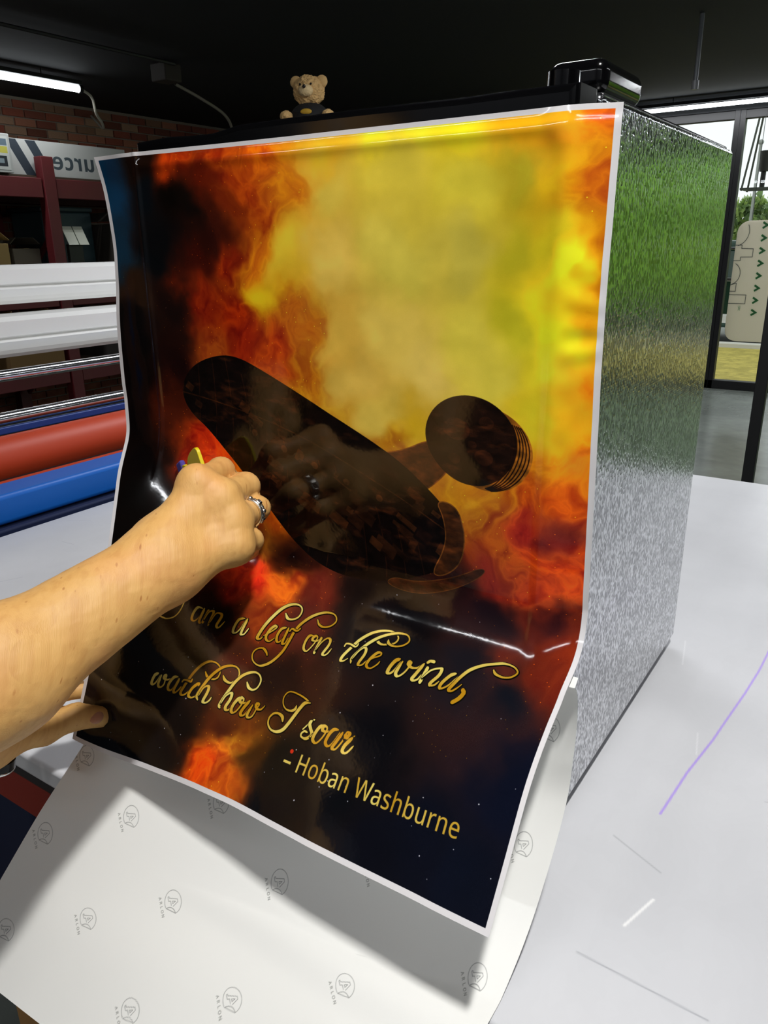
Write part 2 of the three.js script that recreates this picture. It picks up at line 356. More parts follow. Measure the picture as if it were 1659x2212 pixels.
// ---------- the room ----------
const X0 = -6.65, X1 = 4.6, Z0 = -8.09, Z1 = 3.6, CY = 2.8;
{
  const conc = dataTex(512, 512, (x, y) => { const a = fbm(x / 42, y / 42, 5), b = fbm(x / 9 + 40, y / 9, 3), k = 0.78 + 0.34 * a + 0.1 * b; return [112 * k, 118 * k, 112 * k]; }, true);
  const fg = metricUV(box(X1 - X0 + 0.3, 0.12, Z1 - Z0 + 0.3)); struct('floor', fg, M(0xffffff, 0.22, 0, { map: tiled(conc, 0.35, 0.35) }), 'grey green polished concrete floor', [(X0 + X1) / 2, -0.06, (Z0 + Z1) / 2]);
  struct('ceiling', box(X1 - X0 + 0.3, 0.12, Z1 - Z0 + 0.3), mCeil, 'black painted ceiling of the workshop', [(X0 + X1) / 2, CY + 0.06, (Z0 + Z1) / 2]);
  const mDarkWall = M(0x1d1f22, 0.8);
  struct('wall_right', box(0.15, CY, Z1 - Z0 + 0.3), M(0x2a2c30, 0.8), 'dark painted wall out of the frame on the right', [X1 + 0.075, CY / 2, (Z0 + Z1) / 2]);
  struct('wall_front', box(X1 - X0 + 0.3, CY, 0.15), M(0x34363a, 0.8), 'dark painted wall behind the viewer', [(X0 + X1) / 2, CY / 2, Z1 + 0.075]);
  // the wall with the shop windows: solid on the left, frames on the right
  const wx = [-2.8, -1.24, 0.12, 1.5, 3.2, 4.45];
  struct('wall_back', merge([at(box(wx[0] - X0, CY, 0.15), (X0 + wx[0]) / 2, CY / 2, Z0 - 0.075), at(box(X1 - wx[0], CY - 2.66, 0.15), (X1 + wx[0]) / 2, (CY + 2.66) / 2, Z0 - 0.075), at(box(X1 - wx[5], 2.66, 0.15), (X1 + wx[5]) / 2, 1.33, Z0 - 0.075)]), mDarkWall, 'black wall holding the shop windows');
  for (let i = 0; i < 5; i++) {
    const a = wx[i], b = wx[i + 1], w = b - a, g = new THREE.Group(); g.name = 'window_' + (i + 1); g.position.set((a + b) / 2, 0, Z0); scene.add(g);
    g.userData = { label: ['shop window left of the black mullion behind the fridge', 'shop window with the chevron sign hanging in it', 'middle shop window out of the frame', 'shop window facing the green trees', 'last shop window by the right wall'][i], category: 'window', kind: 'structure' };
    part('frame_rail', rbox(w, 0.075, 0.09, 0.005), mBlack, g, [0, 2.62, -0.05]); part('frame_rail', rbox(w, 0.09, 0.1, 0.005), mBlack, g, [0, 0.045, -0.05]);
    part('frame_post', rbox(0.05, 2.66, 0.1, 0.005), mBlack, g, [-w / 2 + 0.025, 1.33, -0.05]); part('frame_post', rbox(0.05, 2.66, 0.1, 0.005), mBlack, g, [w / 2 - 0.025, 1.33, -0.05]);
    part('pane', box(w - 0.1, 2.5, 0.006), mGlass, g, [0, 1.335, -0.06]);
  }
  const vl = struct('trim_1', rbox(1.7, 0.42, 0.05, 0.006), mBlack, 'black valance across the top of the shop window facing the trees', [2.35, 2.45, Z0 + 0.03]); vl.userData.category = 'trim';
  // brick wall on the left
  const wl = struct('wall_left', box(0.15, CY, Z1 - Z0 + 0.3), M(0x958a7c, 0.9, 0, { bumpMap: nzFine, bumpScale: 0.002 }), 'old brick wall of brown red bricks with grey joints', [X0 - 0.075, CY / 2, (Z0 + Z1) / 2]);
  const tones = [0xa05844, 0x8c4e3e, 0xb4765c, 0x967058, 0xb48e72, 0x7c4838].map((c) => M(c, 0.9, 0, { bumpMap: nzCoarse, bumpScale: 0.003 }));
  const bg = [0.2, 0.205, 0.195].map((l) => box(0.022, 0.062, l)); const rest = [];
  for (let c = 0; c < 37; c++) for (let k = 0; k < 54; k++) {
    const y = 0.04 + c * 0.075, z = Z0 + 0.1 + k * 0.2165 + (c % 2) * 0.108; if (z > Z1 - 0.1 || y > CY - 0.03) continue;
    const near = y > 1.96 && z > -7.9 && z < -2.75, dx = 0.006 + rr(-0.003, 0.004);
    if (near) { const m = part('brick', bg[Math.floor(rnd() * 3)], tones[Math.floor(rnd() * 6)], wl, [0.075 + dx, y - CY / 2, z - (Z0 + Z1) / 2]); m.rotation.z = rr(-0.02, 0.02); }
    else rest.push(at(bg[Math.floor(rnd() * 3)].clone(), 0.075 + dx, y - CY / 2, z - (Z0 + Z1) / 2));
  }
  const col = dataTex(128, 128, (x, y) => { const a = fbm(x / 10, y / 6, 3); return [mix(120, 180, a), mix(66, 116, a), mix(52, 90, a)]; }, true);
  const rb = part('brick_courses', merge(rest.map(metricUV)), M(0xffffff, 0.9, 0, { map: tiled(col, 0.7, 0.7) }), wl); rb.userData = { kind: 'stuff' };
}
// ---------- ceiling lamps and added fill tubes ----------
{
  const labels = { left: 'bright white ceiling tube above the brick wall', window: 'bright white light strip above the shop windows', front: 'added white fill tube on the ceiling behind the viewer', right: 'added white fill tube over the right part of the room', corner: 'added white fill tube in the near right corner of the room', middle: 'added white fill tube over the far part of the table', rear: 'added white fill tube between the table and the shop windows' };
  for (const t of TUBES) {
    const g = thing('tube_lamp', labels[t.n], 'lamp', [t.p[0], t.p[1], t.p[2]], 'white ceiling tubes'), r = t.ax === 'x' ? [0, 0, Math.PI / 2] : [Math.PI / 2, 0, 0];
    part('tube', cyl(t.w * 0.36, t.l, 16), mGlow, g, [0, 0, 0], r);
    part('housing', t.ax === 'x' ? rbox(t.l + 0.04, 0.03, t.w * 0.9) : rbox(t.w * 0.9, 0.03, t.l + 0.04), mBlack, g, [0, 0.042, 0]);
    for (const s of [-1, 1]) { part('end_cap', cyl(t.w * 0.42, 0.03, 16), mBlack, g, t.ax === 'x' ? [s * (t.l / 2 + 0.015), 0, 0] : [0, 0, s * (t.l / 2 + 0.015)], r); part('hanger', cyl(0.004, CY - t.p[1] - 0.05, 6), mBlack, g, t.ax === 'x' ? [s * t.l * 0.4, (CY - t.p[1] + 0.05) / 2, 0] : [0, (CY - t.p[1] + 0.05) / 2, s * t.l * 0.4]); }
  }
  const k = thing('work_lamp', 'small square work lamp on the ceiling over the white table', 'lamp', KEY.p);
  part('diffuser', box(KEY.w, 0.004, KEY.h), mGlow, k, [0, 0.012, 0]); part('housing', rbox(KEY.w + 0.03, 0.04, KEY.h + 0.03, 0.006), mBlack, k, [0, 0.038, 0]); part('hanger', cyl(0.006, 0.15, 8), mBlack, k, [0, 0.13, 0]);
  single('lamp_cable', tube([[-5.42, 2.70, -3.83], [-5.47, 2.66, -3.96], [-5.5, 2.57, -4.0], [-5.75, 2.53, -4.25], [-6.2, 2.56, -4.6], [-6.6, 2.72, -4.8]], 0.011), M(0xc9c6b8, 0.6), 'pale cable hanging from the end of the left ceiling tube', 'cable');
  const jb = thing('junction_box', 'small dark junction box under the black ceiling', 'box', [-4.5, 2.72, -3.9]); part('housing', rbox(0.16, 0.12, 0.16, 0.01), M(0x3a342e, 0.7), jb); part('conduit', cyl(0.012, 1.6, 8), M(0x2a2a2a, 0.6), jb, [0.1, 0.05, 0.8], [Math.PI / 2, 0, 0]);
  single('ceiling_cable', tube([[-4.5, 2.66, -3.98], [-4.52, 2.6, -4.25], [-4.6, 2.52, -4.6], [-4.68, 2.44, -4.75], [-4.7, 2.3, -4.78]], 0.012), M(0x8a8378, 0.6), 'grey cable sagging from the junction box', 'cable');
  const rod = thing('drop_rod', 'thin grey rod hanging from the ceiling near the windows', 'rod', [-0.93, 2.4, -5]); part('rod', cyl(0.014, 0.38, 10), M(0x8b8f92, 0.5, 0.4), rod, [0, 0.21, 0]); part('end_fitting', cyl(0.022, 0.05, 12), M(0x9a9c9e, 0.5, 0.4), rod, [0, 0.01, 0]);
  single('steel_post', rbox(0.055, CY - 0.002, 0.055, 0.004), mBlack, 'black square steel post standing behind the table', 'post', [-0.11, CY / 2, -3.6]);
}
// ---------- outdoors ----------
{
  const grassTex = dataTex(256, 256, (x, y) => { const a = fbm(x / 14, y / 14, 4), b = hash(x, y); return [mix(165, 225, a) - 30 * b, mix(152, 205, a) - 25 * b, mix(72, 105, a) - 15 * b]; }, true);
  const g = struct('ground_outside', metricUV(box(60, 0.1, 60)), M(0x8c8d8a, 0.9), 'grey asphalt outside the windows', [0, -0.11, -42.5]);
  g.userData.category = 'ground';
  const lawn = struct('lawn', metricUV(box(40, 0.12, 3.4)), M(0xffffff, 1, 0, { map: tiled(grassTex, 0.7, 0.7) }), 'dry grass strip outside the shop windows', [0, -0.07, -10.05]); lawn.userData.category = 'grass';
  const kb = single('kerb', rbox(40, 0.14, 0.16, 0.02), M(0xd8d6cc, 0.8), 'pale kerb along the far side of the grass', 'kerb', [0, -0.02, -11.9]); kb.userData.kind = 'structure';
  // parked car
  const car = thing('parked_car', 'dark green car parked outside the window', 'car', [-2.3, 0, -13.3]);
  const mGreen = M(0x1d3a2e, 0.25, 0.3), mTyre = M(0x0a0a0a, 0.8);
  const sh = new THREE.Shape(); sh.moveTo(-2.2, 0.28); sh.lineTo(2.2, 0.28); sh.quadraticCurveTo(2.3, 0.6, 2.15, 0.82); sh.lineTo(1.25, 0.9); sh.quadraticCurveTo(0.75, 1.38, 0.5, 1.4); sh.lineTo(-1.1, 1.42); sh.quadraticCurveTo(-1.8, 1.3, -2.1, 0.95); sh.quadraticCurveTo(-2.3, 0.6, -2.2, 0.28);
  part('body', at(new THREE.ExtrudeGeometry(sh, { depth: 1.5, bevelEnabled: true, bevelSize: 0.08, bevelThickness: 0.08, bevelSegments: 3 }), 0, 0, -0.75), mGreen, car);
  const win = new THREE.Shape(); win.moveTo(-1.75, 0.97); win.lineTo(1.05, 0.95); win.quadraticCurveTo(0.7, 1.3, 0.45, 1.33); win.lineTo(-1.1, 1.34); win.lineTo(-1.75, 0.97);
  for (const s of [-1, 1]) part('side_window', at(new THREE.ExtrudeGeometry(win, { depth: 0.02, bevelEnabled: false }), 0, 0, s * 0.84 - 0.01), M(0x52605f, 0.05), car);
  part('trim', rbox(4.3, 0.05, 0.02, 0.005), mChrome, car, [0, 0.92, 0.85]); part('trim', rbox(2.6, 0.04, 0.02, 0.005), mChrome, car, [-0.3, 1.37, 0.83]); part('bumper', rbox(4.45, 0.14, 1.72, 0.04), M(0xc9c9c4, 0.4), car, [0, 0.34, 0]);
  for (const x of [-1.4, 1.4]) for (const s of [-1, 1]) { const w = part('wheel', new THREE.TorusGeometry(0.24, 0.09, 12, 28), mTyre, car, [x, 0.33, s * 0.78]); part('hub', cyl(0.17, 0.1, 20), mSteel, w, [0, 0, 0], [Math.PI / 2, 0, 0]); }
  // street lantern
  const lan = thing('street_lantern', 'black framed lantern hanging outside the window', 'lantern', [-1.28, 2.05, -10]); const mL = M(0x4c5148, 0.6);
  for (const [x, z] of [[-1, -1], [1, -1], [1, 1], [-1, 1]]) { const a = new THREE.CylinderGeometry(0.012, 0.012, 1.05, 6); part('bar', at(a, x * 0.13, 0.5, z * 0.13, -z * 0.11, 0, x * 0.11), mL, lan); }
  part('bottom_frame', merge([at(box(0.4, 0.02, 0.025), 0, 0, -0.19), at(box(0.4, 0.02, 0.025), 0, 0, 0.19), at(box(0.025, 0.02, 0.4), -0.19, 0, 0), at(box(0.025, 0.02, 0.4), 0.19, 0, 0)]), mL, lan);
  part('lamp_bulb', cyl(0.05, 0.22, 14, 0.065), M(0x23241f, 0.6), lan, [0, 0.3, 0]); part('stem', cyl(0.028, 0.22, 10), M(0x1e1f1c, 0.6), lan, [0, 0.11, 0]); part('cap', cyl(0.12, 0.08, 12, 0.02), mL, lan, [0, 1.05, 0]); part('bracket', cyl(0.02, 2.2, 8), mL, lan, [0, 2.15, 0]);
  const pole = thing('flag_pole', 'thin grey pole standing before the distant trees', 'pole', [-3.05, -0.06, -20]); part('pole', cyl(0.05, 3.6, 10, 0.03), M(0x9ea19c, 0.6), pole, [0, 1.8, 0]); part('cap', new THREE.SphereGeometry(0.06, 10, 8), M(0x9ea19c, 0.5), pole, [0, 3.62, 0]);
  // trees: trunk, boughs and a crown of leaves
  const leafG = new THREE.PlaneGeometry(0.16, 0.1); 
  function tree(label, x, z, h, rx, ry, cols, n, low = 0.3) {
    const t = thing('tree', label, 'tree', [x, -0.06, z], 'trees outside the windows'); const mB = M(0x4a3c2e, 0.9);
    part('trunk', cyl(0.11, h * 0.7, 9, 0.06), mB, t, [0, h * 0.35, 0]);
    for (let k = 0; k < 4; k++) { const a = k * 1.6 + rnd(); part('bough', tube([[0, h * (0.35 + 0.07 * k), 0], [Math.cos(a) * rx * 0.4, h * (0.5 + 0.07 * k), Math.sin(a) * rx * 0.4], [Math.cos(a) * rx * 0.75, h * (0.62 + 0.07 * k), Math.sin(a) * rx * 0.75]], 0.03, 8, 5), mB, t); }
    const m = new THREE.InstancedMesh(leafG, M(0xffffff, 0.8, 0, { transmission: 0.5, thickness: 0, side: THREE.DoubleSide }), n), o = new THREE.Object3D(), c = new THREE.Color(); m.name = 'crown';
    const clumps = []; for (let k = 0; k < 16; k++) { const a = rnd() * 6.28, q = Math.sqrt(rnd()); clumps.push([Math.cos(a) * q * rx, mix(h * low, h, rnd()), Math.sin(a) * q * rx * 0.8, rr(0.4, 0.75) * Math.min(rx, ry)]); }
    for (let i = 0; i < n; i++) { const k = clumps[i % 16], a = rnd() * 6.28, b = Math.acos(rr(-1, 1)), q = k[3] * Math.pow(rnd(), 0.45); o.position.set(k[0] + q * Math.sin(b) * Math.cos(a), k[1] + q * Math.cos(b) * 0.8, k[2] + q * Math.sin(b) * Math.sin(a)); o.rotation.set(rr(0, 6), rr(0, 6), rr(0, 6)); o.scale.setScalar(rr(0.7, 1.6)); o.updateMatrix(); m.setMatrixAt(i, o.matrix); m.setColorAt(i, c.set(cols[Math.floor(rnd() * cols.length)])); }
    shade(m); m.userData = { kind: 'stuff' }; t.add(m); return t;
  }
  const far = [0x9cb860, 0x88a858, 0xb4cc70, 0x78945a], lush = [0xdcff80, 0xc8fa74, 0xf0ff8c, 0xb4f06c, 0xfff880], deep = [0xa4e880, 0xb8f488, 0x94d87c];
  tree('pale green tree with a thin crown beside the grey pole', -3.5, -26, 2.75, 1.1, 0.6, far, 2600, 0.25); tree('broad green tree far behind the parked car', -5.3, -27, 1.9, 1.6, 0.7, far, 2600, 0.15); tree('low bushy tree behind the chevron sign', -1.6, -25, 2.55, 1.4, 0.7, far, 2600, 0.15); tree('distant tree at the right of the chevron sign', 1.6, -25, 2.4, 1.4, 0.8, far, 2400, 0.2);
  tree('bright yellow green tree close to the windows', 3.6, -14.2, 3.7, 1.4, 1.3, lush, 5200, 0.12); tree('lush tree filling the right shop window', 5.6, -15, 4.0, 1.5, 1.4, lush, 5200, 0.12); tree('deep green tree beside the bright one', 2.0, -15.2, 3.6, 1.4, 1.3, deep.concat(lush), 5200, 0.12); tree('deep green tree behind the lush ones', 4.4, -17, 4.6, 2.0, 1.6, deep, 5200, 0.1); tree('tall green tree at the far right outside', 8.2, -16, 4.6, 2.0, 1.6, deep.concat(lush), 4200, 0.1);
  // hanging sign with chevrons, seen from behind the letters
  const [sc, s] = canvas(512, 1024); s.fillStyle = '#e6e1d8'; s.fillRect(0, 0, 512, 1024);
  s.strokeStyle = '#4f5450'; s.lineWidth = 5; s.beginPath(); s.arc(-10, 90, 120, -0.5, 1.3); s.stroke(); s.beginPath(); s.moveTo(0, 200); s.lineTo(60, 200); s.lineTo(60, 228); s.lineTo(165, 232); s.lineTo(165, 300); s.lineTo(60, 300); s.lineTo(60, 330); s.lineTo(0, 330); s.stroke();
  s.beginPath(); s.arc(-20, 440, 95, -1.1, 1.2); s.stroke(); s.beginPath(); s.moveTo(0, 535); s.lineTo(52, 520); s.lineTo(52, 590); s.lineTo(0, 590); s.stroke(); s.strokeRect(-10, 620, 165, 75);
  s.strokeStyle = '#1f7a3c'; s.lineWidth = 17; for (let k = 0; k < 8; k++) { const y = 40 + k * 104; s.beginPath(); s.moveTo(222, y - 24); s.lineTo(262, y); s.lineTo(222, y + 24); s.stroke(); }
  s.save(); s.translate(118, 712); s.rotate(Math.PI / 2); s.scale(1, -1); s.fillStyle = '#2f7a4c'; s.font = '34px sans-serif'; s.fillText('inc', 0, 0); s.restore();
  const ss2 = new THREE.Shape(), W = 0.52, H = 1.16, r = 0.13; ss2.moveTo(r, 0); ss2.lineTo(W - r, 0); ss2.quadraticCurveTo(W, 0, W, r); ss2.lineTo(W, H - r); ss2.quadraticCurveTo(W, H, W - r, H); ss2.lineTo(r, H); ss2.quadraticCurveTo(0, H, 0, H - r); ss2.lineTo(0, r); ss2.quadraticCurveTo(0, 0, r, 0);
  const sg = new THREE.ExtrudeGeometry(ss2, { depth: 0.006, bevelEnabled: false }); const p = sg.attributes.position, uv = sg.attributes.uv; for (let i = 0; i < p.count; i++) uv.setXY(i, p.getX(i) / W, p.getY(i) / H);
  const sign = thing('window_sign', 'pale grey rounded sign with green chevrons hanging in the window', 'sign', [-1.13, 0.505, Z0 + 0.02]); part('board', sg, M(0xffffff, 1, 0, { map: canvasTex(sc), transmission: 0.85, thickness: 0 }), sign); for (const x of [0.12, 0.4]) part('cord', cyl(0.003, 0.98, 6), mBlack, sign, [x, H + 0.49, 0.003]);
}
// ---------- pallet rack along the brick wall, with its boxes ----------
{
  const rk = thing('pallet_rack', 'dark red steel pallet rack along the brick wall', 'rack', [-5.6, 0, -3.55]); const mR = M(0x5e1a1e, 0.5);
  for (const z of [0, -2.75, 2.75]) for (const x of [0, -0.85]) part('upright', rbox(0.1, 2.2, 0.11, 0.006), mR, rk, [x - 0.05, 1.1, z]);
  for (const y of [0.45, 1.1, 1.96]) for (const z of [-1.375, 1.375]) { for (const x of [0.005, -0.9]) part('beam', rbox(0.06, 0.15, 2.62, 0.006), mR, rk, [x - 0.05, y, z]); part('deck', box(0.84, 0.02, 2.62), M(0x4a3a2c, 0.9), rk, [-0.5, y + 0.085, z]); }
  for (const z of [0, -2.75, 2.75]) for (const y of [0.5, 1.3]) part('brace', at(rbox(0.9, 0.04, 0.03, 0.004), 0, 0, 0, 0, 0, 0.7), mR, rk, [-0.45, y, z]);
  // long white box with dark stripes and lettering
  const [c, q] = canvas(1024, 256); q.fillStyle = '#b4b7b3'; q.fillRect(0, 0, 1024, 256); q.fillStyle = '#27323c'; for (const x of [40, 190]) { q.beginPath(); q.moveTo(x - 40, 0); q.lineTo(x + 40, 0); q.lineTo(x + 170, 256); q.lineTo(x + 90, 256); q.fill(); }
  q.fillStyle = '#3a464c'; q.font = 'bold 178px sans-serif'; q.save(); q.translate(835, 200); q.scale(-1, 1); q.fillText('ource', 0, 0); q.restore();
  const face = M(0xffffff, 0.7, 0, { map: canvasTex(c) }), plain = M(0xa9aca8, 0.75);
  const bx = thing('long_carton', 'long white carton with dark stripes and lettering on the rack', 'carton', [-5.975, 2.055, -3.86]); part('carton_body', rbox(0.5, 0.27, 1.16, 0.004), plain, bx, [0, 0.137, 0]); part('printed_side', new THREE.PlaneGeometry(1.15, 0.26), face, bx, [0.2515, 0.137, 0], [0, Math.PI / 2, 0]);
  const [c2, e] = canvas(128, 256); e.fillStyle = '#b8bdb8'; e.fillRect(0, 0, 128, 256); e.fillStyle = '#5a6b78'; e.fillRect(8, 20, 112, 50); e.fillStyle = '#b8b34a'; e.fillRect(8, 78, 112, 50); e.fillStyle = '#1c242a'; e.fillRect(20, 150, 90, 80); e.fillStyle = '#7b8c92'; e.fillRect(40, 170, 50, 36);
  const b2 = thing('labelled_carton', 'white carton with a yellow and black label at the rack end', 'carton', [-5.85, 2.055, -3.1]); part('carton_body', rbox(0.48, 0.28, 0.3, 0.004), plain, b2, [0, 0.142, 0]); part('label', new THREE.PlaneGeometry(0.16, 0.24), M(0xffffff, 0.6, 0, { map: canvasTex(c2) }), b2, [0.2415, 0.142, -0.05], [0, Math.PI / 2, 0]);
  function carton(label, x, y, z, w, h, d, col, turn = 0) { const t = thing('carton', label, 'carton', [x, y, z], 'cartons on the pallet rack'); t.rotation.y = turn; part('carton_body', rbox(w, h, d, 0.004), M(col, 0.85), t, [0, h / 2, 0]); part('tape', box(w + 0.002, 0.001, 0.05), M(0xb59a62, 0.4), t, [0, h + 0.001, 0]); for (const s of [-1, 1]) part('flap', box(w * 0.96, 0.004, d * 0.3), M(col, 0.85), t, [0, h + 0.06, s * d * 0.44], [s * 0.7, 0, 0]); return t; }
  carton('brown carton at the left end of the rack shelf', -5.85, 1.196, -2.93, 0.45, 0.34, 0.36, 0x8a7444); carton('grey brown open carton left of the red upright', -5.93, 1.196, -3.31, 0.4, 0.3, 0.26, 0x5c5648, 0.1); carton('dark carton right of the red upright', -5.9, 1.196, -4.35, 0.5, 0.5, 0.4, 0x3b342c);
  carton('large brown carton at the far end of the middle shelf', -5.9, 1.196, -5.2, 0.55, 0.46, 0.7, 0x6d5836); carton('brown carton low on the rack', -5.85, 0.546, -3.2, 0.5, 0.36, 0.5, 0x7a5f38); carton('low dark carton beside the red upright', -5.85, 0.546, -4.3, 0.5, 0.3, 0.8, 0x2f2b28);
  const tb = thing('storage_tub', 'dark teal storage tub on the rack shelf', 'tub', [-6.12, 1.196, -3.87]); part('tub_body', rbox(0.46, 0.6, 0.5, 0.02), M(0x2c4448, 0.6), tb, [0, 0.3, 0]); part('lid', rbox(0.48, 0.04, 0.53, 0.015), M(0x24393c, 0.6), tb, [0, 0.62, 0]);
  const lf = thing('leaflet_stand', 'small white leaflet stand on the rack shelf', 'stand', [-5.66, 1.196, -3.76]); part('leaflet', box(0.004, 0.17, 0.2), M(0xdfe3d4, 0.6), lf, [0, 0.4, 0], [0, 0, 0.5]); part('divider', box(0.006, 0.17, 0.006), M(0x55604c, 0.6), lf, [0.003, 0.4, 0], [0, 0, 0.5]); part('pillar', rbox(0.04, 0.33, 0.14, 0.006), M(0x3a3f38, 0.7), lf, [-0.03, 0.165, 0]);
}
// ---------- laminating machine with its rollers, left of the table ----------
{
  const lm = thing('roll_laminator', 'long laminating machine with white beams, chrome rollers, red roll and blue beam', 'laminator', [-1.5, 0, -0.9]); const zc = 0, L = 2.6;
  function beam(name, pts, mat) { const s = new THREE.Shape(); pts.forEach(([x, y], i) => (i ? s.lineTo(x, y) : s.moveTo(x, y))); return part(name, at(new THREE.ExtrudeGeometry(s, { depth: L, bevelEnabled: true, bevelSize: 0.004, bevelThickness: 0.004, bevelSegments: 2 }), 0, 0, zc - L / 2), mat, lm); }
  const prof = (x, y0, y1) => { const h = y1 - y0; return [[x, y0 + h * 0.18], [x + 0.004, y0 + h * 0.36], [x - 0.02, y0 + h * 0.42], [x - 0.018, y0 + h * 0.5], [x - 0.006, y0 + h * 0.55], [x - 0.004, y1 - 0.01], [x - 0.02, y1], [x - 0.14, y1], [x - 0.14, y0], [x - 0.012, y0], [x - 0.004, y0 + h * 0.08]]; };
  beam('white_beam', prof(-0.29, 1.338, 1.44), M(0xf2f2f0, 0.35)); beam('white_beam', prof(-0.19, 1.198, 1.302), M(0xf2f2f0, 0.35));
  part('chrome_roller', cyl(0.016, L, 24), mChrome, lm, [-0.1, 1.16, zc], [Math.PI / 2, 0, 0]); part('chrome_roller', cyl(0.017, L, 24), mChrome, lm, [-0.05, 1.055, zc], [Math.PI / 2, 0, 0]);
  part('blue_film_strip', rbox(0.02, 0.02, L, 0.004), M(0x22418c, 0.4), lm, [-0.045, 1.024, zc]);
  part('red_roll', cyl(0.06, L - 0.1, 40), M(0xc4421f, 0.5), lm, [0.05, 0.972, zc], [Math.PI / 2, 0, 0]); part('roll_core', cyl(0.075, 0.02, 32), mBlack, lm, [0.05, 0.972, zc - L / 2 + 0.03], [Math.PI / 2, 0, 0]);
  part('black_bar', rbox(0.03, 0.025, L, 0.004), mBlack, lm, [0.135, 0.93, zc]); part('red_rail', rbox(0.05, 0.02, L, 0.004), M(0xc4421f, 0.5), lm, [0.2, 0.945, zc]);
  part('blue_beam', rbox(0.1, 0.07, L, 0.012, 3), M(0x0a66c8, 0.45), lm, [0.27, 0.93, zc]); part('navy_beam', rbox(0.05, 0.16, L, 0.006), M(0x061a44, 0.75), lm, [0.31, 0.81, zc]);
  for (const z of [-L / 2 - 0.03, L / 2 + 0.03]) { part('end_plate', rbox(0.75, 0.75, 0.04, 0.01), M(0x0d2b55, 0.45), lm, [-0.05, 1.08, z]); part('stand_leg', rbox(0.1, 0.72, 0.06, 0.008), M(0x22262b, 0.5), lm, [-0.05, 0.36, z]); part('foot', rbox(0.6, 0.04, 0.08, 0.008), M(0x22262b, 0.5), lm, [-0.05, 0.02, z]); }
  part('stretcher', rbox(0.06, 0.08, L, 0.006), M(0x22262b, 0.5), lm, [-0.05, 0.3, zc]);
}
